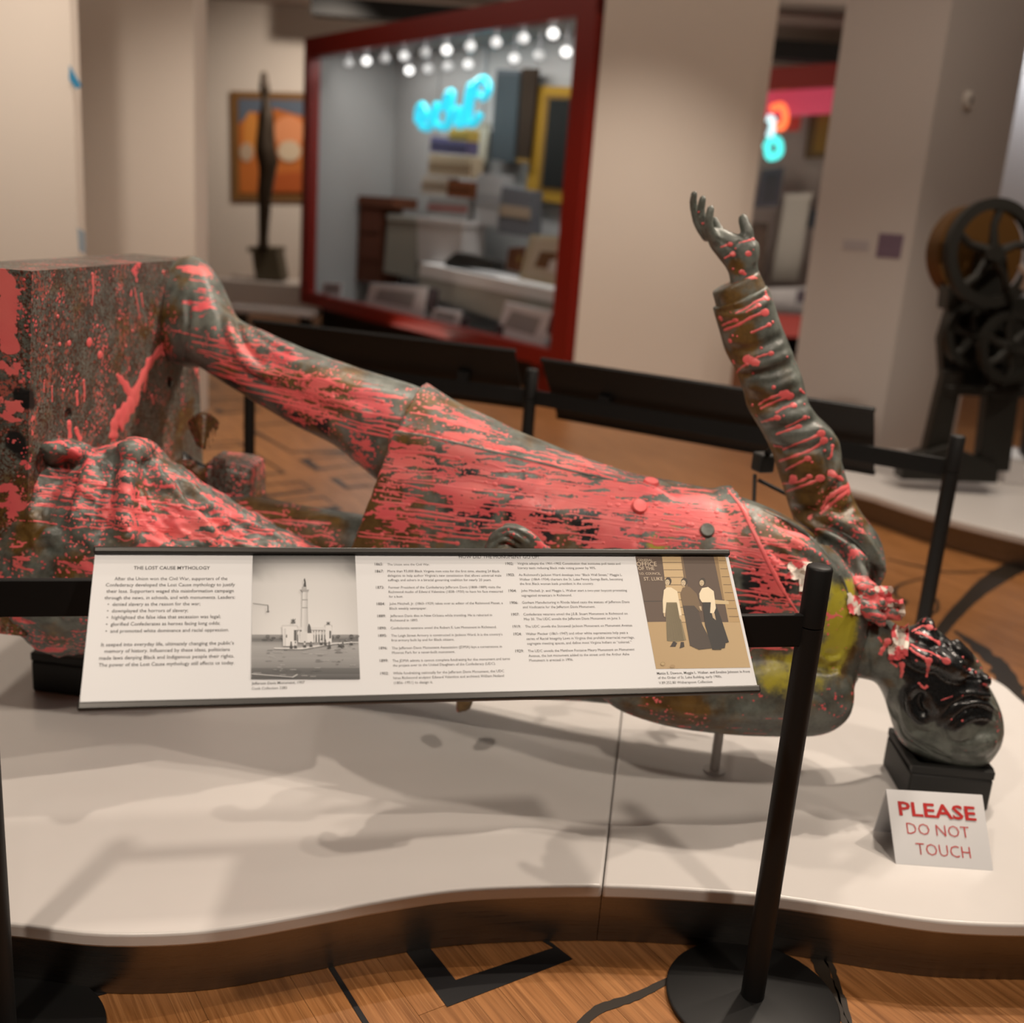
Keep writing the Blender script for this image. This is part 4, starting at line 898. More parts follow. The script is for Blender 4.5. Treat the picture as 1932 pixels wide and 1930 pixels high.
# --- shirt cuff inside the sleeve
b = MB(); loft(b, [(1344, 551, 1431, 509, 2.84, .053), (1348, 566, 1438, 526, 2.84, .056), (1353, 584, 1446, 545, 2.84, .058), (1360, 605, 1452, 570, 2.84, .052)], k=3, n=32)
cu = Sculpt(b, .005, 2); cu.fill('pink', .25); cu.fill('brown', .4); cu.link('shirt_cuff', m_body, statue)

# --- raised edge of the lapel and of the coat front
for nm, pts, rp, mm_ in [('lapel_edge', [(1374, 926), (1398, 955), (1424, 1008), (1450, 1062), (1478, 1115), (1505, 1156)], 4.2, m_pink), ('coat_edge', [(690, 806), (800, 822), (900, 845), (1000, 868), (1100, 893), (1190, 912)], 2.6, m_bronze), ('shoulder_seam', [(1556, 992), (1600, 1012), (1634, 1046), (1652, 1090)], 3.0, m_bronze), ('coat_fold', [(1440, 962), (1500, 992), (1550, 1035), (1585, 1085), (1600, 1120)], 4.5, m_bronze)]:
    P = [h for h, q in coat.path(pts, 6.)]
    if len(P) > 3:
        P = [P[0]]+[(P[i-1]+P[i]+P[i+1])/3 for i in range(1, len(P)-1)]+[P[-1]]
        NR = np.array([coat.no[np.argmin(((coat.co-p)**2).sum(1))] for p in P])
        MB().tube(P, [rp*depth(p)/F*(.4+.6*min(1, 4*min(i, len(P)-1-i)/len(P))) for i, p in enumerate(P)], 8, flat=.7, fdir=NR).build(nm, mm_, statue)
# --- buttons on the coat
for x, y, rp in ((1228, 912, 15), (1206, 956, 15), (1334, 1001, 14)):
    h = coat.hit(x, y)
    i = np.argmin(((coat.co-h)**2).sum(1)); nn = coat.no[i]; k = rp*depth(h)/F
    u = np.cross(nn, (0, 0, 1)); u /= np.linalg.norm(u); ax = [u, np.cross(nn, u), nn]
    bb = MB().lathe(h-nn*.008, [(k*.9, 0), (k, .006), (k, .013), (k*.85, .018), (k*.3, .017)], 24, ax)
    me = bb.mesh('button'); o = bb.build('button', m_pink if x < 1300 else m_body, statue)

# --- drapery beside the legs
b = MB()
loft(b, [(30, 905, 62, 1165, 2.70, .20), (100, 846, 120, 1222, 2.70, .24), (180, 846, 165, 1222, 2.70, .25), (258, 832, 240, 1205, 2.70, .25), (325, 880, 315, 1190, 2.71, .22), (420, 942, 400, 1175, 2.72, .18), (520, 996, 500, 1150, 2.73, .13), (610, 1040, 590, 1120, 2.74, .07)], k=6, n=48, pw=2.0)
blob(b, 258, 850, 2.66, 30, 24, .08, 10); blob(b, 125, 852, 2.62, 45, 24, .08)
blob(b, 130, 1190, 2.62, 40, 46, .09)
dr = Sculpt(b, .0064, 4); st = dr.stroke
for a, am, ra in [([(258, 836), (238, 900), (238, 970), (240, 1035)], 26, 36), ([(262, 836), (300, 900), (350, 960), (420, 1030)], 22, 30), ([(275, 880), (300, 960), (330, 1030)], -18, 30), ([(215, 860), (205, 930), (190, 1010)], -20, 34),
    ([(180, 850), (160, 920), (130, 1000)], 18, 30), ([(140, 850), (100, 920), (80, 1000)], -14, 30), ([(100, 855), (70, 920), (60, 990)], 12, 24), ([(320, 885), (380, 940), (460, 985), (550, 1025)], 14, 24), ([(330, 920), (400, 985), (480, 1025)], -12, 22),
    ([(360, 960), (390, 1000), (400, 1035)], 12, 18), ([(420, 960), (430, 1000), (470, 1035)], 10, 18), ([(395, 950), (410, 1000), (425, 1035)], -12, 14), ([(110, 880), (180, 910), (230, 900)], 7, 22), ([(100, 1060), (70, 1110), (80, 1160)], -16, 26), ([(60, 1030), (90, 1010), (110, 1020)], 18, 26), ([(60, 900), (150, 870), (220, 880)], 6, 16), ([(245, 930), (246, 1035)], -8, 10)]: st(a, am, ra)
dr.wrinkle(3.5, .07, 11, axis=V(.2, .3, .9)); dr.wrinkle(2., .03, 13)
dr.fill('pink', .62); dr.blobs('pink', [(250, 960, 80, .95), (320, 1000, 60, 1.1), (170, 900, 80, .8), (420, 1000, 70, .8), (120, 880, 60, .7), (150, 1020, 50, .75), (140, 860, 60, .75)])
dr.blobs('pink', [(90, 1030, 60, -.35), (120, 1190, 70, -.35), (60, 960, 50, -.25)])
dr.fill('brown', .1); dr.blobs('brown', [(60, 1000, 60, .8), (120, 1060, 60, .5), (110, 1200, 60, .6), (430, 1020, 40, .4)])
dr.blobs('dark', [(100, 1030, 26, .5), (180, 950, 50, .25)])
dr.refresh(); dr.link('draped_cloth', m_cloth, statue)

# --- books and torn pieces by the foot
def rough(mb, name, m=m_plinth, vox=.0045, pink=.45, brown=.3, sm=2, amp=.8):
    s_ = Sculpt(mb, vox, sm); s_.wrinkle(amp, .04, 9); s_.fill('pink', pink); s_.fill('brown', brown); return s_.link(name, m, statue)
b = MB()
loft(b, [(408, 858, 400, 948, 3.12, .10), (425, 861, 420, 946, 3.12, .10), (465, 867, 465, 946, 3.12, .10), (486, 874, 489, 944, 3.12, .09)], k=3, n=32, pw=6)
bk_ = rough(b, 'bronze_book'); bk_['label'] = 'thick bronze book with ribbed page edges'
b = MB()
for i in range(5): chain(b, [(404+i*5, 864+i*.7, 3.015, 2.2), (401+i*5, 905, 3.015, 2.2), (399+i*5, 944, 3.015, 2.2)], 8)
b.build('page_edge', m_plinth, statue)
b = MB(); pts = []
for i in range(13):   # the curled leaf: a thick bent sheet
    t = i/12; a_ = (352+62*t, 795-22*math.sin(t*math.pi*.9)+10*t); c_ = (372+22*t, 842+14*t)
    pts.append((atY(*a_, 3.12-.05*math.sin(t*3.1)), atY(*c_, 3.08-.05*math.sin(t*3.1))))
v = []; 
for a_, c_ in pts: v += [a_, c_, c_+V(0, .016, 0), a_+V(0, .016, 0)]
b.add(v, [(4*i+k, 4*i+(k+1) % 4, 4*i+4+(k+1) % 4, 4*i+4+k) for i in range(12) for k in range(4)]+[(3, 2, 1, 0), (48, 49, 50, 51)])
rough(b, 'curled_leaf', vox=.004, pink=.25, brown=.9)
b = MB(); v = []
for i in range(9):
    t = i/8; x = 345+55*t; v += [atY(x, 850+28*t+6*math.sin(t*3), 3.11), atY(x-6, 905+12*t, 3.07), atY(x-6, 905+12*t, 3.10), atY(x, 850+28*t+6*math.sin(t*3), 3.15)]
b.add(v, [(4*i+k, 4*i+(k+1) % 4, 4*i+4+(k+1) % 4, 4*i+4+k) for i in range(8) for k in range(4)]+[(3, 2, 1, 0), (32, 33, 34, 35)])
s_ = Sculpt(b, .0045, 2); s_.fill('dark', 1.); s_.fill('pink', 0); s_.link('open_cover', m_body, statue)
b = MB(); P = [(325, 872), (345, 874), (361, 874), (363, 884), (374, 890), (384, 886), (390, 872), (396, 874), (397, 893), (394, 940), (330, 945)]
b.prism([atY(x, y, 3.04) for x, y in P], (0, .05, .0)); rough(b, 'broken_fragment', pink=.5, brown=.6)
b = MB(); loft(b, [(858, 1306, 893, 1300, 2.58, .025), (860, 1326, 892, 1322, 2.58, .022), (861, 1341, 887, 1336, 2.58, .018)], k=3, n=20)
rough(b, 'coat_tassel', m=m_bronze, pink=.4, brown=.6)

# --- torn paper stuck at the collar and throat
m_scrap = mat('torn_paper', (.62, .56, .50), .8); n = N(m_scrap)
n.base(n.mix(n.step(n.noise(n.obj(), 26, 3), .50, .55), (.66, .60, .53), PINK))
def scrap(x, y, w, h, seed, surf, up=.012):
    g = np.random.default_rng(seed); b = MB(); gx, gy = 7, 6; v = []
    for j in range(gy):
        for i in range(gx):
            px_, py_ = x+(i/(gx-1)-.5)*w+g.normal()*w*.05, y+(j/(gy-1)-.5)*h+g.normal()*h*.05
            q = surf.hit(px_, py_)
            if q is None: q = atY(px_, py_, 2.60)
            v.append(q-FW*(up*g.uniform(.15, 1.3))+V(0, 0, .0))
    nq = len(v); v2 = [p+FW*.004 for p in v]
    f = [(j*gx+i, j*gx+i+1, (j+1)*gx+i+1, (j+1)*gx+i) for j in range(gy-1) for i in range(gx-1)]
    ring = [i for i in range(gx)]+[j*gx+gx-1 for j in range(1, gy)]+[(gy-1)*gx+i for i in range(gx-2, -1, -1)]+[j*gx for j in range(gy-2, 0, -1)]
    f2 = [tuple(q+nq for q in reversed(q_)) for q_ in f]+[(ring[k], ring[(k+1) % len(ring)], ring[(k+1) % len(ring)]+nq, ring[k]+nq) for k in range(len(ring))]
    b.add(v+v2, f+f2); b.build('torn_paper', m_scrap, statue)
for a in [(1650, 1122, 54, 34, 1, body, .03), (1668, 1145, 62, 30, 2, body, .03), (1640, 1156, 40, 40, 3, body, .025), (1697, 1206, 30, 52, 4, body, .014), (1686, 1232, 22, 26, 5, body, .012), (1508, 1075, 44, 34, 6, coat, .014), (1525, 1095, 34, 40, 7, coat, .012), (1612, 1140, 26, 36, 8, coat, .014)]: scrap(*a)
# bow tie
b = MB(); blob(b, 1632, 1112, 2.60, 34, 20, .035, 42); blob(b, 1655, 1135, 2.585, 18, 16, .035, 40); blob(b, 1676, 1154, 2.60, 30, 14, .03, 30); blob(b, 1636, 1150, 2.57, 30, 18, .03, 40); blob(b, 1656, 1166, 2.57, 22, 12, .025, 35)
rough(b, 'bow_tie', m=m_bronze, pink=.75, brown=.0, amp=3.5)

# --- thick pink paint runs and splashes (real raised paint)
drips = MB()
def drip(surf, pts, r0, r1, dot=0., up=.25):
    """run of paint from a splash; radii in pixels"""
    H = surf.path(pts, 5.)
    if len(H) < 2: return
    P = [h for h, q in H]; m = len(P); rad = []; nr = []
    for i, p_ in enumerate(P):
        k = depth(p_)/F; t = i/(m-1); r = r0*(1-t)+r1*t; r *= 1+.22*math.sin(i*1.7+p_[0]*60)
        rad.append(r*k)
        j = np.argmin(((surf.co-p_)**2).sum(1)); nr.append(surf.no[j])
    nr = np.array(nr)
    for _ in range(2): nr[1:-1] = (nr[:-2]+nr[1:-1]+nr[2:])/3
    drips.tube(P, rad, 8, flat=up, fdir=nr)
    k = (r0+dot*.62)*depth(P[0])/F; u = np.cross(nr[0], (0, 0, 1.)); u /= np.linalg.norm(u)+1e-9
    drips.ball(P[0], (k*1.15, k*.9, .0016), [u, np.cross(nr[0], u), nr[0]], 12)
def dot(surf, x, y, r, ex=1.):
    h = surf.hit(x, y)
    if h is None: return
    k = depth(h)/F; j = np.argmin(((surf.co-h)**2).sum(1)); nn = surf.no[j]; u = np.cross(nn, (0, 0, 1.)); u /= np.linalg.norm(u)+1e-9
    drips.ball(h, (r*k*ex, r*k, .0022), [u, np.cross(nn, u), nn], 12)
ARM = lambda l: [(1150+x/2.97, 330+y/2.97) for x, y in l]
for l, r0, r1, dt in [([(830, 610), (770, 640), (700, 670), (640, 690)], 5, 2, 5), ([(800, 600), (740, 625), (715, 650)], 3, 2, 3), ([(880, 690), (820, 710), (760, 750), (705, 775)], 3, 2, 6), ([(875, 655), (885, 700)], 3, 4, 0), ([(835, 730), (790, 755), (762, 770)], 2.4, 1.5, 4),
    ([(870, 770), (800, 795), (720, 840), (640, 870)], 3.2, 2.4, 9), ([(705, 815), (660, 830), (630, 845)], 2.4, 2, 5), ([(895, 840), (850, 860), (790, 885)], 2.2, 2, 4), ([(905, 1000), (860, 1010), (810, 1030)], 2.2, 2, 5), ([(780, 1035), (840, 1060)], 8, 6, 4), ([(770, 1060), (730, 1085), (712, 1110)], 2.5, 2, 2),
    ([(980, 1225), (930, 1240), (870, 1265), (835, 1290)], 3.5, 2, 10), ([(1010, 1240), (930, 1270), (845, 1310)], 3.5, 2, 8), ([(1030, 1290), (980, 1305), (930, 1335)], 2.6, 2, 6), ([(940, 1360), (890, 1375), (850, 1385)], 3, 2, 5), ([(1095, 1360), (1040, 1390), (985, 1415)], 2.4, 2, 4), ([(1060, 1410), (1000, 1430), (930, 1455)], 3.5, 1.6, 4),
    ([(1185, 1450), (1120, 1480), (1040, 1510), (970, 1540)], 2.8, 2, 9), ([(1200, 1490), (1130, 1540), (1050, 1570), (950, 1605)], 3.5, 2.4, 8), ([(1110, 1590), (1050, 1620), (985, 1655)], 2.6, 2, 6), ([(1120, 1690), (1060, 1720), (970, 1730)], 3, 2.2, 4), ([(1030, 1700), (1010, 1730)], 6, 4, 3), ([(1180, 1700), (1140, 1720), (1060, 1750), (990, 1775)], 3.5, 2, 8),
    ([(1240, 1670), (1310, 1710)], 6, 4, 3), ([(1340, 1745), (1270, 1780), (1220, 1820), (1190, 1880)], 6, 3.5, 6), ([(1340, 1770), (1260, 1830), (1180, 1900)], 5, 3, 6), ([(1250, 1520), (1240, 1580), (1220, 1590)], 3, 2, 3), ([(925, 1518), (970, 1525)], 3, 2, 1), ([(1070, 1205), (1095, 1225)], 3, 2, 1)]:
    drip(coat if l[0][1] > 640 else coat, ARM(l), r0, r1, dt)
for x, y, r in [(622, 805, 6), (675, 930, 5), (718, 615, 4), (695, 1048, 5), (805, 1110, 3), (850, 970, 3), (995, 1020, 2.4), (975, 1350, 2.4), (1092, 1285, 2.4), (1115, 1360, 2.4), (915, 825, 3.2), (920, 1190, 4), (1240, 1480, 2.4), (1135, 1610, 3), (690, 900, 2.4), (715, 905, 2), (800, 1290, 3), (730, 1230, 2), (1205, 1545, 3)]: dot(coat, 1150+x/2.97, 330+y/2.97, r)
HD = lambda l: [(1280+x/8.775, 340+y/8.775) for x, y in l]
for l, r0, r1, dt in [([(855, 1060), (800, 1075), (690, 1110)], 3.5, 1, 2), ([(905, 1220), (830, 1255), (750, 1300)], 2, 1.4, 6), ([(1160, 1215), (1110, 1215)], 3, 1, 5), ([(1240, 975), (1130, 1005), (1000, 1040)], 2.4, 1.2, 2), ([(1050, 1520), (1120, 1565)], 4, 2.4, 2)]: drip(body, HD(l), r0, r1, dt)
for x, y, r in [(945, 1130, 2), (405, 715, 2.6), (335, 525, 1.8), (905, 1470, 2.6), (1240, 1150, 1.4)]: dot(body, 1280+x/8.775, 340+y/8.775, r)
FC = lambda l: [(1600+x/5.819, 1150+y/5.819) for x, y in l]
for l, r0, r1, dt in [([(895, 195), (820, 180), (770, 200), (700, 240)], 2, 2.4, 7), ([(1000, 370), (920, 320), (830, 270), (740, 250)], 2.6, 3, 6), ([(1080, 565), (1000, 520), (900, 465), (780, 430), (690, 380)], 3, 2.6, 7), ([(885, 560), (800, 510), (720, 460), (675, 415)], 3, 2, 5), ([(885, 560), (880, 640), (860, 745)], 5, 1.5, 3), ([(780, 810), (835, 860), (875, 835)], 2, 3, 1), ([(590, 600), (590, 690), (580, 750)], 5, 2.5, 1), ([(340, 310), (390, 380)], 2, 3, 1), ([(440, 350), (390, 420), (350, 500)], 6, 3.5, 2), ([(480, 580), (540, 630)], 2.4, 2, 1), ([(580, 450), (580, 530)], 12, 10, 1), ([(1570, 800), (1640, 870)], 2, 1.4, 0), ([(1500, 825), (1540, 850)], 3, 2.4, 2), ([(1025, 995), (1150, 950)], 1.1, .7, 0)]:
    drip(body, FC(l), r0, r1, dt)
for x, y, r in [(950, 220, 2), (1260, 525, 2.4), (750, 560, 2.6), (1335, 660, 3), (1400, 690, 3), (1420, 570, 3), (1575, 880, 2.4), (1665, 1040, 5), (1255, 1220, 2.4), (1135, 1205, 2), (1255, 945, 1.8), (1560, 725, 2), (1550, 748, 1.6), (910, 505, 2)]: dot(body, 1600+x/5.819, 1150+y/5.819, r)
g = np.random.default_rng(21)
def runs(surf, n_, xr, top, bot, slope, lr, r=(1.3, 2.6)):
    for _ in range(n_):
        x = g.uniform(*xr); t = (x-xr[0])/(xr[1]-xr[0]); y0, y1 = top[0]+(top[1]-top[0])*t, bot[0]+(bot[1]-bot[0])*t
        y = g.uniform(y0, y1); L = g.uniform(*lr); w = lambda: g.normal()*2.2
        r0 = g.uniform(*r); drip(surf, [(x, y), (x-L*.33, y-slope*L*.33+w()), (x-L*.66, y-slope*L*.66+w()), (x-L, y-slope*L+w())], r0, r0*.55, g.choice([0, 1, 2, 4]), .16)
runs(coat, 95, (720, 1380), (830, 960), (1030, 1030), .12, (40, 190))
runs(coat, 34, (1380, 1530), (965, 1030), (1150, 1150), .16, (30, 120))
runs(coat, 22, (820, 1240), (780, 905), (830, 925), .28, (40, 130))
runs(body, 46, (430, 780), (640, 770), (720, 850), .24, (40, 150))
runs(body, 10, (470, 640), (955, 985), (1010, 1020), .10, (30, 100))
runs(dr, 46, (80, 520), (880, 990), (1010, 1030), .12, (30, 130), (1.4, 3))
runs(dr, 14, (100, 240), (870, 900), (960, 1000), .10, (40, 120), (1.4, 3))
# splashes on the plinth face
PLP = lambda l: [(x/2.757, 450+y/2.757) for x, y in l]
for l, r0, r1, dt in [([(900, 400), (870, 530), (800, 620), (740, 720), (690, 840), (640, 900), (600, 960), (590, 1040)], 6, 17, 0), ([(700, 830), (660, 900), (620, 980)], 20, 16, 0), ([(610, 710), (650, 760), (690, 830)], 4, 14, 0), ([(770, 640), (760, 720), (750, 800)], 9, 5, 0), ([(435, 740), (440, 800), (437, 850)], 4, 2, 0), ([(400, 800), (403, 870)], 5, 4, 0), ([(790, 820), (800, 860)], 4, 3, 0), ([(700, 260), (715, 340), (730, 420)], 2, 1.4, 0), ([(735, 290), (745, 360)], 3, 1.5, 0), ([(480, 185), (485, 260), (478, 350)], 4, 2, 0), ([(870, 270), (960, 262)], 2.4, 4, 0), ([(270, 770), (272, 850)], 2.4, 1.8, 0), ([(230, 740), (228, 800)], 2, 1.6, 0), ([(360, 960), (365, 1040)], 7, 6, 0), ([(395, 990), (420, 1050)], 5, 7, 0), ([(910, 330), (905, 365)], 3, 2, 0), ([(900, 460), (910, 500)], 6, 5, 0), ([(540, 560), (530, 660)], 1.6, 1.2, 0)]:
    drip(pl, PLP(l), r0, r1, dt, .12)
for x, y, r in [(465, 540, 9), (520, 605, 8), (360, 545, 6), (300, 405, 4), (505, 455, 3), (330, 790, 4), (850, 600, 5), (850, 175, 4), (310, 550, 4), (1022, 690, 6), (125, 215, 3), (620, 420, 3), (690, 480, 2.6), (240, 560, 3)]: dot(pl, x/2.757, 450+y/2.757, r, 1.2)
o = drips.build('pink_paint_runs', m_pink, statue); o['kind'] = 'stuff'

# ------------------------------------------------------------------ rear barrier
def rear_post(x, y, label): return stanchion(x, y, 1.0, .0252, .17, label)
R1 = atY(1806, 832, 3.55)[:2]; R2 = atY(1004, 704, 4.36)[:2]; R3 = V(-1.21, 4.75)
rear_post(*R1, 'black stanchion of the rear barrier behind the statue head')
rear_post(*R2, 'black stanchion of the rear barrier behind the coat, below the red case corner')
rear_post(*R3, 'black stanchion of the rear barrier seen under the raised bronze leg')
def rear_panel(p, q, u0, u1, v0, v1, label):
    """back of a reading panel between two posts; u along, in metres from p; v0 low z, v1 high z"""
    e = (q-p)/np.linalg.norm(q-p); e = V(e[0], e[1], 0); nn = V(-e[1], e[0], 0); nn = nn if nn[1] > 0 else -nn
    L = np.linalg.norm(q-p); c = V(p[0], p[1], 0)+e*(u0+u1)/2
    t = empty('rear_reading_panel', V(c[0], c[1], (v0+v1)/2), label, 'sign')
    m = (v0+v1)/2
    MB().box(V(p[0], p[1], 0)+e*L/2+V(0, 0, .885), (L-.055, .014, .062), [e, nn, [0, 0, 1]]).build('rail_bar', m_rail, t, .003)
    h = (v1-v0)/2; up = V(0, 0, 1)*math.cos(.62)-nn*math.sin(.62)*-1*0+nn*math.sin(.62)*-1; up /= np.linalg.norm(up); n2 = np.cross(e, up)
    hh = h/math.cos(.62)
    MB().box(c+V(0, 0, m)+nn*.03, (u1-u0, hh*2, .008), [e, up, n2]).build('board', m_rail, t, .004)
    for s_ in (-1, 1): MB().box(c+V(0, 0, m)+nn*.03+up*hh*s_, (u1-u0+.006, .016, .018), [e, up, n2]).build('edge_bar', m_rail, t, .004)
    for s_ in (-1, 1): MB().box(c+e*s_*(u1-u0)*.3+V(0, 0, m-.02)+nn*.012, (.05, .03, .06), [e, nn, [0, 0, 1]]).build('bracket', m_rail, t)
    return t
d12 = np.linalg.norm(R1-R2); d23 = np.linalg.norm(R2-R3); R4 = R3+(R3-R2)
rear_panel(R2, R1,   .07, d12-.27, .80, 1.05, 'black back of the reading panel behind the raised bronze arm')
rear_panel(R3, R2, .05, d23-.06, .82, 1.07, 'black back of the reading panel behind the bronze coat skirt')
t = empty('arm_brace', atY(1440, 875, 3.02), 'small black padded clamp on thin rods behind the raised bronze arm', 'brace')
b = MB(); q = atY(1440, 872, 3.0); b.box(q, (.05, .05, .055), rot(.4)); b.build('pad', m_box, t, .008)
MB().cyl(atY(1424, 897, 3.02), atZ(1415, 1195, ZP)+V(0, 0, .002), .006, n=10).build('rod', m_rail, t)
MB().cyl(atY(1430, 905, 3.02), atY(1490, 935, 2.99), .006, n=10).build('rod', m_rail, t)
MB().cyl(atY(1446, 858, 3.0), atY(1462, 838, 2.93), .009, n=10).build('hook', m_rail, t)

# ------------------------------------------------------------------ big red display case
CO = atZ(1066, 701, .28); CO[2] = 0; cl_ = atZ(566, 571, .28); cl_[2] = 0
ce = (cl_-CO); CL = np.linalg.norm(ce); ce /= CL; cn = V(-ce[1], ce[0], 0); cn = cn if cn[1] > 0 else -cn   # cn points into the case
CAX = [ce, cn, V(0, 0, 1)]
def cw(s, d, z): return CO+ce*s+cn*d+V(0, 0, z)
def oncase(px, py, d): return atPl(px, py, CO+cn*d, cn)
case = empty('display_case', CO, 'large red-framed glass display case with a row of bright lamps', 'display case')
ZT, ZB_ = 3.38, .28; DP = 1.25
def cbox(s0, s1, d0, d1, z0, z1): return MB().box((cw(s0, d0, z0)+cw(s1, d1, z1))/2, (abs(s1-s0), abs(d1-d0), abs(z1-z0)), CAX)
cbox(0, CL, 0, .14, ZT-.19, ZT+.02).build('top_frame', m_case, case); cbox(0, CL, 0, .14, ZB_, ZB_+.15).build('bottom_frame', m_case, case)
cbox(0, .24, -.005, .145, ZB_, ZT+.02).build('side_frame', m_case, case); cbox(CL-.14, CL, -.005, .145, ZB_, ZT+.02).build('side_frame', m_case, case)
cbox(.05, .62, .1, 1.2, 0.002, ZB_).build('corner_leg', m_case, case)
cbox(.7, CL-.2, .2, 1.1, 0.002, ZB_-.02).build('recessed_plinth', mat('dark_plinth', (.03, .025, .02), .7), case)
cbox(.0, CL, DP, DP+.04, ZB_, ZT).build('back_board', m_casein, case); cbox(0, CL, .14, DP, ZT-.02, ZT).build('top_board', m_casein, case)
cbox(0, CL, .14, DP, ZB_, ZB_+.03).build('deck', m_casein, case); cbox(CL-.03, CL, .14, DP, ZB_, ZT).build('end_board', m_casein, case); cbox(0, .03, .14, DP, ZB_, ZT).build('end_board', m_casein, case)
cbox(.24, CL-.14, .06, .068, ZB_+.15, ZT-.19).build('glass_pane', m_glass, case)
cbox(CL*.62, CL*.63, DP-.03, DP, ZB_+.15, ZT).build('lining_seam', mat('grey_trim', (.36, .37, .38), .7), case); cbox(CL*.80, CL*.81, DP-.03, DP, ZB_+.15, ZT).build('lining_seam', m_casein, case)
l = area(cw(CL*.5, .45, ZT-.06), cw(CL*.5, .75, 0), 62, CL*.8, .3, (1, .975, .93)); 
# lamps under the case top: each a small spotlight with a glowing lens
m_can = mat('lamp_can', (.25, .25, .26), .4, .6)
lens = {k: mat('lamp_lens_%s' % k, (.1, .1, .1), .5, emit=(1, .97, .93), estr=v) for k, v in (('bright', 1.9), ('mid', .85), ('dim', .34))}
ORD = ['first', 'second', 'third', 'fourth', 'fifth', 'sixth', 'seventh', 'eighth', 'ninth', 'tenth', 'last']
LAMPL = ['%s spot lamp from the left in the long front row in the red case' % ORD[i] for i in range(10)]+['last spot lamp at the right end of the front row in the red case']
LAMPL += ['%s spot lamp from the left in the lower back row in the red case' % ORD[i] for i in range(6)]+['last spot lamp at the right end of the lower back row']
for i, (x, y, k) in enumerate([(670, 288, 'dim'), (752, 277, 'bright'), (835, 265, 'dim'), (922, 255, 'mid'), (1018, 240, 'dim'), (1117, 227, 'bright'), (1225, 210, 'mid'), (1342, 192, 'mid'), (1467, 174, 'mid'), (1602, 152, 'bright'), (1747, 132, 'bright'),
                               (948, 320, 'bright'), (1035, 312, 'dim'), (1125, 300, 'dim'), (1217, 292, 'mid'), (1427, 265, 'mid'), (1540, 250, 'dim'), (1663, 235, 'bright')]):
    p = oncase(380+x/2.415, y/2.415, .3 if i < 11 else .8); 
    row = 'front' if i < 11 else 'back'
    t = empty('case_lamp', p, LAMPL[i], 'lamp', 'spot lamps under the top of the red case')
    dz = -FW; ax = np.array([RX, np.cross(dz, RX), dz])
    MB().lathe(p-dz*.05, [(.02, -.05), (.056, 0), (.056, .045)], 12, ax).build('can', m_can, t)
    MB().lathe(p-dz*.004, [(.052, 0), (.048, .006), (.02, .012)], 12, ax).build('lens', lens[k], t)
    MB().cyl(p-dz*.05+V(0, 0, .02), V(p[0], p[1], ZT-.025)-dz*.05*V(1, 1, 0), .006, n=6).build('stem', m_can, t)
# cyan neon script
m_neon = mat('cyan_neon', (0, .5, .6), .3, emit=(.04, .50, .68), estr=1.05)
nd = .6; nk = empty('neon_sign', oncase(850, 240, nd), 'glowing cyan handwritten neon sign inside the red case', 'neon sign')
NP = lambda l: [oncase(380+x/2.415, y/2.415, nd) for x, y in l]
for l in ([(985, 560), (990, 500), (1010, 480), (1025, 520), (1000, 570), (1040, 580), (1060, 510), (1075, 480), (1070, 560), (1100, 580)], [(1100, 500), (1125, 430), (1145, 430), (1130, 520), (1120, 580), (1150, 520), (1175, 500), (1170, 570), (1200, 560)], [(1200, 560), (1210, 470), (1225, 400), (1240, 395), (1225, 480), (1220, 560), (1250, 555), (1270, 520)], [(1245, 400), (1270, 365), (1300, 370), (1308, 410), (1285, 445), (1265, 430)]):
    MB().tube([q[:3] for q in cr([q for q in NP(l)], 5)], .042, 8).build('neon_tube', m_neon, nk)
# things shown in the case: (name, label, category, photo quad, depth in, thickness, colour)
def exhibit(name, label, cat, quad, d, th, col, extra=(), rough=.6):
    P = [oncase(x, y, d) for x, y in quad]
    base = min(P, key=lambda p: p[2]); t = empty(name, base, label, cat)
    MB().prism(P, cn*th).build('body', mat(name+'_finish', col, .85, spec=.15), t, .004)
    for nm, q, dd, th2, c2 in extra:
        MB().prism([oncase(x, y, d-dd) for x, y in q], cn*th2).build(nm, mat(nm+'_finish', c2, .85, spec=.15), t, .002)
    return t
Z = lambda *l: [(380+x/2.415, y/2.415) for x, y in l]
exhibit('framed_painting', 'dark painting in a broad gold frame on the right in the red case', 'painting', Z((1530, 390), (1745, 400), (1690, 940), (1475, 900)), 1.16, .06, (.33, .19, .022), [('canvas', Z((1585, 450), (1725, 455), (1690, 865), (1550, 850)), .012, .01, (.010, .011, .010)), ('inner_edge', Z((1565, 430), (1735, 436), (1700, 885), (1532, 868)), .005, .012, (.16, .09, .02))])
exhibit('tall_panel', 'tall slate grey panel left of the gold-framed painting', 'panel', Z((1345, 315), (1450, 320), (1420, 745), (1315, 725)), 1.12, .05, (.045, .056, .062), [('cap', Z((1345, 315), (1450, 320), (1449, 345), (1343, 340)), .01, .05, (.07, .08, .09))])
exhibit('banner_pole', 'narrow dark brown banner between slate panel and gold frame', 'banner', Z((1462, 310), (1535, 312), (1490, 745), (1435, 740)), 1.10, .03, (.026, .015, .008), [('fringe', Z((1437, 720), (1490, 725), (1489, 745), (1435, 740)), .008, .03, (.2, .12, .03))])
exhibit('beige_board', 'beige upright board under the neon sign', 'board', Z((1215, 560), (1310, 560), (1290, 745), (1200, 735)), 1.15, .03, (.36, .34, .27), [('edge', Z((1215, 560), (1310, 560), (1309, 575), (1214, 575)), .008, .03, (.3, .28, .22))])
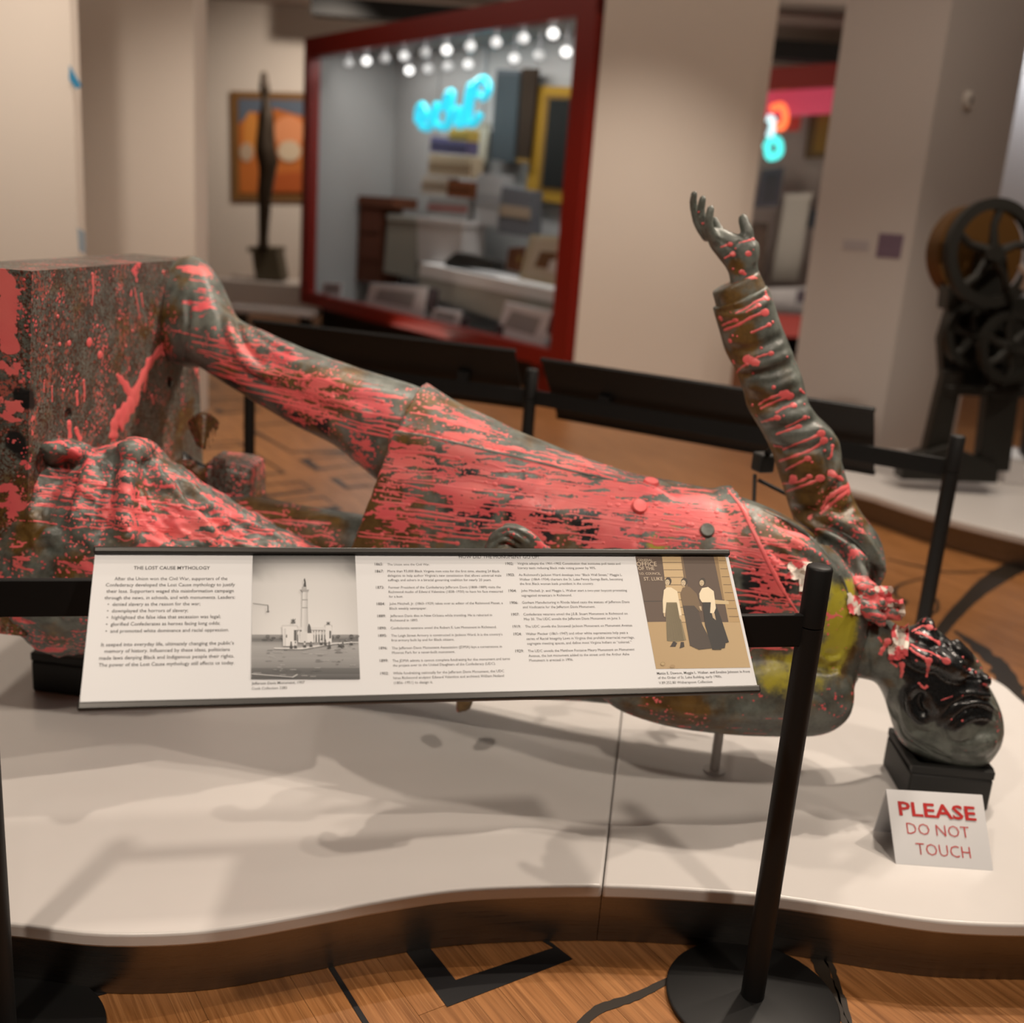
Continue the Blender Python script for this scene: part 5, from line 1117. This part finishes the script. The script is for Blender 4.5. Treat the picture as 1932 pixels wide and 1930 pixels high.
for nm, lb, q, c, bnd in [('hat_box', 'yellow hat box on top of the stack in the case', Z((1130, 585), (1215, 590), (1210, 645), (1125, 640)), (.50, .33, .08), (.35, .2, .04)),
    ('folded_cloth', 'folded dark violet cloth high in the case stack', Z((1045, 620), (1210, 640), (1205, 705), (1040, 690)), (.12, .10, .19), (.08, .07, .12)),
    ('wide_basket', 'wide cream basket in the middle of the case stack', Z((1040, 700), (1232, 715), (1225, 810), (1030, 795)), (.48, .38, .26), (.34, .25, .16)),
    ('cream_hat', 'cream hat low left in the case stack', Z((1010, 800), (1120, 810), (1115, 890), (1000, 880)), (.52, .46, .38), (.3, .22, .15)),
    ('leather_case', 'reddish leather case beside the cream hat', Z((1125, 820), (1235, 830), (1228, 905), (1118, 895)), (.22, .075, .03), (.14, .05, .02)),
    ('tin_drum', 'grey tin drum with red side at the foot of the case stack', Z((1035, 900), (1215, 910), (1205, 1000), (1025, 985)), (.30, .29, .28), (.30, .09, .08)),
    ('stacked_pamphlets', 'leaning stack of dark pamphlets right of the case stack', Z((1370, 850), (1500, 870), (1490, 1080), (1350, 1060)), (.13, .135, .15), (.34, .27, .2)),
    ('grey_easel_board', 'pale grey board standing behind the dark pamphlets', Z((1262, 790), (1370, 800), (1345, 1035), (1240, 1020)), (.40, .41, .42), (.3, .31, .32))]:
    (xa, ya), (xb, yb), (xc, yc), (xd, yd) = q; ym = lambda t: [(xa+(xd-xa)*t, ya+(yd-ya)*t), (xb+(xc-xb)*t, yb+(yc-yb)*t)]
    m0, m1 = ym(.38), ym(.62)
    exhibit(nm, lb, nm.split('_')[-1], q, .78, .16, c, [('band', [m0[0], m0[1], m1[1], m1[0]], .006, .012, bnd)])
exhibit('wooden_dresser', 'tall reddish brown wooden dresser left in the red case', 'dresser', Z((722, 905), (825, 905), (805, 1290), (705, 1280)), .75, .3, (.115, .04, .022), [('top', Z((715, 890), (875, 900), (872, 950), (712, 930)), .02, .34, (.15, .055, .03)), ('drawer', Z((728, 960), (815, 962), (812, 1060), (724, 1055)), .008, .01, (.14, .05, .03)), ('drawer', Z((724, 1075), (810, 1080), (806, 1180), (720, 1172)), .008, .01, (.14, .05, .03))])
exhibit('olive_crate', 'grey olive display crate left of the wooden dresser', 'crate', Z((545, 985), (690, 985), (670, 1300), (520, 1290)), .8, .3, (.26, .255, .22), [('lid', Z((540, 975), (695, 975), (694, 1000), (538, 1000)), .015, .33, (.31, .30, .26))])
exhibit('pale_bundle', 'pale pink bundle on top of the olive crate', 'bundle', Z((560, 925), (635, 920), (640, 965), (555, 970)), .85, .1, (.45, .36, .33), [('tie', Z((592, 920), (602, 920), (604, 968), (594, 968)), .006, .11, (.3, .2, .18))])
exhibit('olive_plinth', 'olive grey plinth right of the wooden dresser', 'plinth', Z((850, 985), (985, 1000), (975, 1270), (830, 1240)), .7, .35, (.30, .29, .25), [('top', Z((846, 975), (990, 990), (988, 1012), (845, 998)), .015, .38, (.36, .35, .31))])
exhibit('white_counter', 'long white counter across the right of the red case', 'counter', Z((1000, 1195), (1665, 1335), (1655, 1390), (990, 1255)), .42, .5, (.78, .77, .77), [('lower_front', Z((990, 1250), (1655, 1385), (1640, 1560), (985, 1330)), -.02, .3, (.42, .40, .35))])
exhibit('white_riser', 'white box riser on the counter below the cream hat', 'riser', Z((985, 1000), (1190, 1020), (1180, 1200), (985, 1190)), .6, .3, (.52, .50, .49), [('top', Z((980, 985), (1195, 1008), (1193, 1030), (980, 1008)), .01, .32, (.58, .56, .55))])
exhibit('black_shoes', 'pair of black shoes lying on the white counter', 'shoes', Z((1110, 1185), (1160, 1150), (1240, 1165), (1330, 1190), (1330, 1225), (1110, 1205)), .5, .14, (.035, .033, .03), [('sole', Z((1110, 1200), (1330, 1220), (1330, 1232), (1110, 1214)), .005, .15, (.02, .02, .02))])
exhibit('brown_album', 'brown leather album standing on the white counter', 'album', Z((1400, 1130), (1450, 1125), (1440, 1240), (1385, 1225)), .55, .08, (.13, .055, .028), [('clasp', Z((1440, 1170), (1450, 1170), (1448, 1190), (1438, 1190)), .006, .02, (.3, .2, .06))])
exhibit('framed_print', 'cream framed print leaning at the right end of the counter', 'picture', Z((1500, 1070), (1672, 1080), (1635, 1310), (1445, 1270)), .46, .03, (.52, .47, .33), [('mat_board', Z((1520, 1085), (1655, 1095), (1625, 1290), (1470, 1255)), .004, .005, (.60, .56, .46)), ('image', Z((1545, 1145), (1620, 1150), (1600, 1230), (1515, 1215)), .008, .005, (.20, .11, .06)), ('white_dot', Z((1590, 1185), (1635, 1190), (1628, 1250), (1572, 1235)), .012, .004, (.72, .70, .68))])
for i, (q, c) in enumerate([(Z((770, 1290), (1030, 1310), (1010, 1450), (745, 1400)), (.76, .76, .79)), (Z((1055, 1400), (1185, 1420), (1175, 1495), (1040, 1465)), (.76, .76, .79)), (Z((1385, 1375), (1590, 1420), (1560, 1590), (1340, 1535)), (.78, .78, .82)), (Z((555, 1285), (640, 1290), (635, 1345), (545, 1340)), (.72, .72, .75))]):
    (xa, ya), (xb, yb), (xc, yc), (xd, yd) = q
    exhibit('caption_board', ['wide white caption board in the middle of the case front', 'small white caption board left of centre at the case front', 'large white caption board at the right of the case front', 'small white caption board far left in the case front'][i], 'label', q, .22, .02, c,
            [('text_block', [(xa+(xb-xa)*.15, ya+(yd-ya)*.25), (xa+(xb-xa)*.8, ya+(yb-ya)*.8+(yd-ya)*.25), (xd+(xc-xd)*.8, yd+(yc-yd)*.8-(yd-ya)*.3), (xd+(xc-xd)*.15, yd-(yd-ya)*.3)], .003, .002, (.36, .36, .38))])
for i, q in enumerate([Z((1035, 1310), (1080, 1320), (1065, 1410), (1020, 1400)), Z((1185, 1440), (1215, 1450), (1200, 1520), (1170, 1510)), Z((1345, 1475), (1375, 1485), (1365, 1540), (1335, 1530)), Z((1590, 1440), (1645, 1450), (1630, 1530), (1570, 1515))]):
    (xa, ya), (xb, yb), (xc, yc), (xd, yd) = q
    exhibit('portrait_card', ['dark portrait card beside the wide caption board', 'small dark portrait card near the middle of the case front', 'little brown portrait card left of the large caption board', 'dark portrait card at the far right of the case front'][i], 'card', q, .2, .015, (.085, .07, .08), [('image', [(xa+6, ya+10), (xb-8, yb+10), (xc-6, yc-12), (xd+8, yd-12)], .003, .002, (.13, .10, .11))])

# ------------------------------------------------------------------ second red case seen between the piers
Y2 = 14.0
def w2(x, y, d=0.): return atY(x, y, Y2+d)
c2 = empty('display_case', w2(1550, 640), 'distant red display case with pink neon between the two piers', 'display case')
def quad2(name, q, m, d, th, parent=c2): 
    return MB().prism([w2(x, y, d) for x, y in q], (0, th, 0)).build(name, m, parent)
quad2('top_frame', [(1390, 132), (1720, 108), (1720, 150), (1390, 175)], m_case, 0, .2); quad2('bottom_frame', [(1360, 585), (1720, 610), (1720, 652), (1360, 628)], m_case, 0, .2)
quad2('back_board', [(1380, 140), (1720, 125), (1720, 640), (1360, 620)], mat('mauve_lining', (.34, .29, .27), .8), 1.2, .05); quad2('recessed_plinth', [(1400, 632), (1700, 652), (1700, 680), (1400, 662)], m_rail, .4, .6)
quad2('glass_pane', [(1390, 170), (1720, 150), (1720, 610), (1370, 590)], m_glass, .1, .01)
quad2('glowing_pink_strip', [(1440, 172), (1720, 158), (1720, 205), (1440, 222)], mat('pink_neon', (.5, .05, .1), .4, emit=(.50, .06, .10), estr=.6), .8, .05)
t = empty('neon_sign', w2(1465, 250, .6), 'orange and turquoise neon sign in the distant case', 'neon sign')
for nm, pts, col, e_ in [('orange_tube', [(1455, 205), (1475, 200), (1482, 222), (1475, 240), (1460, 235)], (1, .16, .05), 1.6), ('turquoise_tube', [(1445, 280), (1455, 262), (1470, 268), (1470, 290), (1452, 296), (1448, 280)], (.06, .62, .58), 1.8), ('white_tube', [(1448, 222), (1458, 228), (1455, 250), (1450, 258)], (.5, .75, .8), 1.6)]:
    MB().tube(cr([w2(x, y, .6) for x, y in pts], 4), .045, 8).build(nm, mat(nm, col, .4, emit=col, estr=e_), t)
for nm, lb, ct, q, d, c_, ex in [('orange_sign', 'small red board beside the distant neon sign', 'board', [(1482, 222), (1512, 220), (1508, 246), (1480, 248)], .9, (.5, .06, .05), None),
    ('gilt_picture', 'dark gilt picture high in the distant case', 'picture', [(1535, 205), (1612, 200), (1602, 296), (1522, 298)], 1.0, (.10, .06, .02), ([(1545, 216), (1602, 212), (1594, 286), (1534, 288)], (.20, .12, .02))),
    ('dark_coat_display', 'dark draped garment below the distant neon sign', 'garment', [(1440, 320), (1480, 315), (1470, 390), (1425, 392)], .8, (.07, .07, .09), ([(1445, 330), (1470, 328), (1464, 380), (1436, 384)], (.04, .04, .05))),
    ('slate_picture', 'blue grey square picture in the middle of the distant case', 'picture', [(1535, 395), (1578, 393), (1568, 432), (1527, 430)], .9, (.06, .07, .09), ([(1541, 400), (1572, 398), (1564, 427), (1533, 425)], (.045, .055, .075))),
    ('pale_column', 'pale upright display column in the distant case', 'column', [(1482, 370), (1530, 368), (1505, 530), (1455, 530)], .9, (.44, .42, .38), ([(1480, 366), (1533, 364), (1532, 374), (1479, 376)], (.5, .48, .44))),
    ('grey_bust', 'grey rounded bust high on the right in the distant case', 'bust', [(1560, 325), (1580, 312), (1602, 318), (1600, 355), (1565, 360)], .9, (.26, .27, .27), ([(1565, 350), (1602, 348), (1600, 372), (1560, 374)], (.2, .2, .2))),
    ('brown_cabinet', 'dark brown cabinet low in the distant case', 'cabinet', [(1415, 420), (1450, 420), (1440, 540), (1400, 540)], .7, (.055, .035, .025), ([(1420, 430), (1446, 430), (1438, 530), (1408, 530)], (.075, .045, .03))),
    ('white_table_display', 'white table top with dark cards at the foot of the distant case', 'table', [(1440, 545), (1590, 540), (1580, 600), (1430, 590)], .3, (.50, .49, .50), ([(1505, 548), (1535, 548), (1530, 572), (1502, 570)], (.08, .06, .08)))]:
    t = empty(nm, w2(*q[3], d), lb, ct); quad2('body', q, mat(nm+'_finish', c_, .6), d, .15, t)
    if ex: quad2('panel', ex[0], mat(nm+'_panel', ex[1], .6), d-.02, .02, t)
# third red case at the right edge
Y3 = 9.2
t = empty('display_case', atY(1900, 500, Y3), 'red-framed display case at the right edge behind the iron machine', 'display case')
p3 = lambda x, y, d=0.: atY(x, y, Y3+d)
MB().prism([p3(1913, 30), (p3(1938, 30)), p3(1843, 560), p3(1818, 560)], (0, .15, 0)).build('side_frame', m_case, t)
MB().prism([p3(1905, -60), p3(2300, -60), p3(2290, 40), p3(1915, 44)], (0, .15, 0)).build('top_frame', m_rail, t)
MB().prism([p3(1925, 40, .5), p3(2400, 60, .5), p3(2300, 640, .5), p3(1830, 600, .5)], (0, .05, 0)).build('back_board', mat('lit_grey_lining', (.62, .62, .63), .7), t)
area(p3(2050, 30, .25), p3(1950, 400, .5), 14, .8, .2, (.95, .97, 1))

# ------------------------------------------------------------------ painting, dark figure and bench by the back wall
Y4 = 17.015
t = empty('framed_painting', atY(505, 270, Y4), 'orange and blue painting in a brown frame on the back wall', 'painting')
PQ = lambda l, d: MB().prism([atY(x, y, Y4-d) for x, y in l], (0, .03, 0))
PQ([(435, 172), (600, 176), (600, 380), (438, 378)], .03).build('frame', mat('brown_frame', (.20, .095, .025), .5), t)
PQ([(450, 186), (590, 190), (590, 366), (452, 364)], .045).build('canvas', mat('orange_canvas', (.50, .14, .02), .7), t)
EL = lambda x, y, a, b_: [(x+a*math.cos(2*math.pi*k/16), y+b_*math.sin(2*math.pi*k/16)) for k in range(16)]
for k_, (l, cname, c_) in enumerate([([(450, 186), (590, 190), (590, 225), (520, 205), (470, 215), (450, 235)], 'blue_sky', (.10, .13, .18)), (EL(474, 252, 15, 42), 'orange_glow', (.62, .24, .04)), (EL(545, 248, 30, 30), 'peach_cloud', (.72, .28, .12)), (EL(465, 287, 13, 18), 'pale_mist', (.46, .34, .24)), (EL(546, 285, 22, 20), 'cream_light', (.60, .48, .34)), ([(500, 330), (590, 322), (590, 362), (500, 362)], 'deep_orange', (.42, .085, .01))]):
    PQ(l, .05+.006*k_).build(cname, mat(cname, c_, .7), t)
Y5 = 15.2
def fig(x, y): return atY(x, y, Y5)
t = empty('dark_figure_sculpture', fig(503, 528), 'tall slender dark bronze figure on a block before the orange painting', 'sculpture')
b = MB(); k5 = depth(fig(503, 300))/F
prof = [(498, 152, 7), (499, 168, 9), (500, 182, 6), (501, 192, 7), (503, 215, 9), (502, 240, 12), (500, 262, 14), (501, 285, 16), (505, 308, 15), (504, 330, 13), (500, 360, 12), (499, 390, 10), (498, 420, 9), (497, 450, 8), (497, 472, 10)]
b.tube([fig(x, y) for x, y, r in prof], [r*1.25*k5 for *_, r in prof], 14); b.ball(fig(498, 145), (8*k5, 8*k5, 12*k5), n=14)
b.tube([fig(x, y) for x, y in [(492, 208), (488, 235), (487, 262), (494, 285)]], 4*k5, 8); b.tube([fig(x, y) for x, y in [(513, 208), (515, 240), (516, 275), (522, 310)]], [4*k5, 4*k5, 4*k5, 6*k5], 8)
sm_ = Sculpt(b, .035, 3); sm_.link('figure', mat('dark_bronze', (.035, .022, .012), .5, .4), t)
MB().prism([fig(x, y) for x, y in [(474, 472), (522, 472), (532, 530), (482, 530)]], (0, .45, 0)).build('block_base', mat('olive_block', (.07, .055, .03), .6), t, .01)
MB().prism([fig(x, y) for x, y in [(466, 466), (524, 467), (523, 476), (466, 475)]], (0, .5, 0)).build('cap_slab', mat('olive_cap', (.09, .07, .04), .6), t, .01)
p = atY(400, 500, 14.9); q = atY(590, 565, 14.9)
t = empty('gallery_bench', V((p[0]+q[0])/2, 15.4, 0), 'long pale low plinth under the dark figure sculpture', 'plinth')
zt = fig(503, 531)[2]
MB().box(V((p[0]+q[0])/2, 15.5, zt/2+.01), (q[0]-p[0], 1.1, zt-.02)).build('body', m_wallg, t, .01)
MB().box(V((p[0]+q[0])/2, 15.5, .02), (q[0]-p[0]-.1, 1.0, .036)).build('kick_board', m_rail, t)
p = atZ(505, 622, 0); t = empty('low_bench', p, 'low pale bench on the floor before the red case', 'bench')
MB().box(p+V(0, .3, .20), (1.1, .5, .07)).build('seat', m_wallg, t, .01)
for sx in (-.4, .4): MB().box(p+V(sx, .3, .0835), (.08, .4, .163)).build('leg', m_rail, t)

# ------------------------------------------------------------------ iron machine on its own white platform
pf = [atZ(x, y, ZP)[:2] for x, y in [(1585, 915), (1650, 934), (1730, 960), (1820, 985), (1932, 1012), (2050, 1040)]]
pf += [V(3.9, 5.6), V(4.2, 6.6), V(3.6, 7.4), V(2.6, 7.5), V(2.05, 7.3), V(1.85, 6.7)]
pf = spline(pf, 4)
t = empty('machine_platform', (2.9, 6.3, 0), 'low white curved platform under the black iron machine', 'platform')
MB().prism([V(p[0], p[1], ZP-.045) for p in pf], (0, 0, .045)).build('top_slab', m_slab, t, .008)
MB().prism([V(p[0], p[1], .0015) for p in inset(pf, .05)], (0, 0, ZP-.0465)).build('metal_skirt', m_skirt, t)
YM = 6.35
mp = lambda x, y, d=0.: atY(x, y, YM+d)
mc = empty('cast_iron_press', V(*mp(1830, 905)[:2], ZP), 'black cast iron press with flywheels on the far white platform', 'machine')
km = depth(mp(1850, 600))/F
def wheel(name, cx_, cy_, d, r, rim, spokes, m, hub=.16, wd=.05, tilt_=.25):
    c = mp(cx_, cy_, d); a = V(math.sin(tilt_), -math.cos(tilt_), .12); a /= np.linalg.norm(a); u = np.cross(a, (0, 0, 1)); u /= np.linalg.norm(u); w = np.cross(u, a)
    b = MB(); R_ = r*km; ri = R_-rim*km; n_ = 40; v = []
    for rr, hh in ((R_, -wd/2), (R_, wd/2), (ri, wd/2), (ri, -wd/2)):
        v += [c+(u*math.cos(2*math.pi*i/n_)+w*math.sin(2*math.pi*i/n_))*rr+a*hh for i in range(n_)]
    b.add(v, [(k*n_+i, k*n_+(i+1) % n_, ((k+1) % 4)*n_+(i+1) % n_, ((k+1) % 4)*n_+i) for k in range(4) for i in range(n_)], 0, True)
    b.build(name, m, mc)
    h = MB(); h.cyl(c-a*wd*.8, c+a*wd*.8, R_*hub, n=20); h.build('hub', m, mc)
    for i in range(spokes):
        th = 2*math.pi*i/spokes+.4; e = u*math.cos(th)+w*math.sin(th); f_ = np.cross(a, e)
        b = MB(); b.tube([c+e*R_*hub*.8, c+e*(R_*.5)+f_*R_*.07, c+e*(ri+.01)], [.03, .022, .026], 8); b.build('spoke', m, mc)
    return c
wheel('flywheel', 1872, 478, -.10, 98, 20, 5, m_iron); 
c_ = mp(1838, 478, .22); a_ = V(math.sin(.25), -math.cos(.25), .12); a_ /= np.linalg.norm(a_)
MB().cyl(c_-a_*.06, c_+a_*.06, 92*km, n=40).build('drum_wheel', m_brass, mc)
MB().cyl(mp(1872, 478, -.2), mp(1838, 478, .35), .035, n=12).build('axle', m_iron, mc)
wheel('gear_wheel', 1836, 632, -.02, 62, 14, 5, m_iron); wheel('gear_wheel', 1905, 655, -.12, 66, 14, 6, m_iron)
for nm, l, d, th in [('side_frame', [(1800, 560), (1960, 560), (1960, 745), (1782, 745), (1775, 640)], .12, .10), ('leg', [(1782, 700), (1820, 700), (1786, 870), (1742, 870)], -.05, .10), ('leg', [(1868, 700), (1930, 700), (1905, 890), (1845, 890)], -.05, .10), ('leg', [(1960, 700), (2000, 700), (1980, 890), (1930, 890)], .3, .1),
                     ('foot_beam', [(1705, 868), (1790, 840), (1885, 880), (1882, 912), (1700, 905)], -.1, .14), ('cross_bar', [(1785, 728), (1960, 735), (1958, 752), (1782, 745)], -.06, .05), ('bearing_block', [(1790, 540), (1840, 545), (1838, 590), (1786, 585)], -.02, .16), ('top_bracket', [(1850, 480), (1900, 480), (1910, 600), (1840, 600)], .05, .1)]:
    P = [mp(x, y, d) for x, y in l]
    for p in P: p[2] = max(p[2], ZP+.004)
    MB().prism(P, (0, th, 0)).build(nm, m_iron, mc, .006)
MB().tube([mp(1925, 500, -.2), mp(1940, 520, -.22), mp(1930, 545, -.2)], .02, 8).build('crank_handle', mat('steel_crank', (.6, .58, .55), .3, .8), mc)
p = [atZ(x, y, ZP) for x, y in [(1893, 912), (1960, 920)]]
t = empty('white_info_stand', p[0], 'white information block at the right edge of the far platform', 'sign')
MB().hexa([p[0]+V(0, 0, .002), p[1]+V(0, 0, .002), p[1]+V(0, .2, .002), p[0]+V(0, .2, .002), p[0]+V(.0, .03, .15), p[1]+V(.0, .03, .15), p[1]+V(0, .2, .2), p[0]+V(0, .2, .2)]).build('block', mat('white_block', (.6, .57, .56), .6), t, .004)
MB().hexa([p[0]+V(.03, .025, .155), p[1]+V(-.03, .025, .155), p[1]+V(-.03, .19, .2), p[0]+V(.03, .19, .2), p[0]+V(.03, .023, .16), p[1]+V(-.03, .023, .16), p[1]+V(-.03, .188, .205), p[0]+V(.03, .188, .205)]).build('caption_face', m_paper, t)
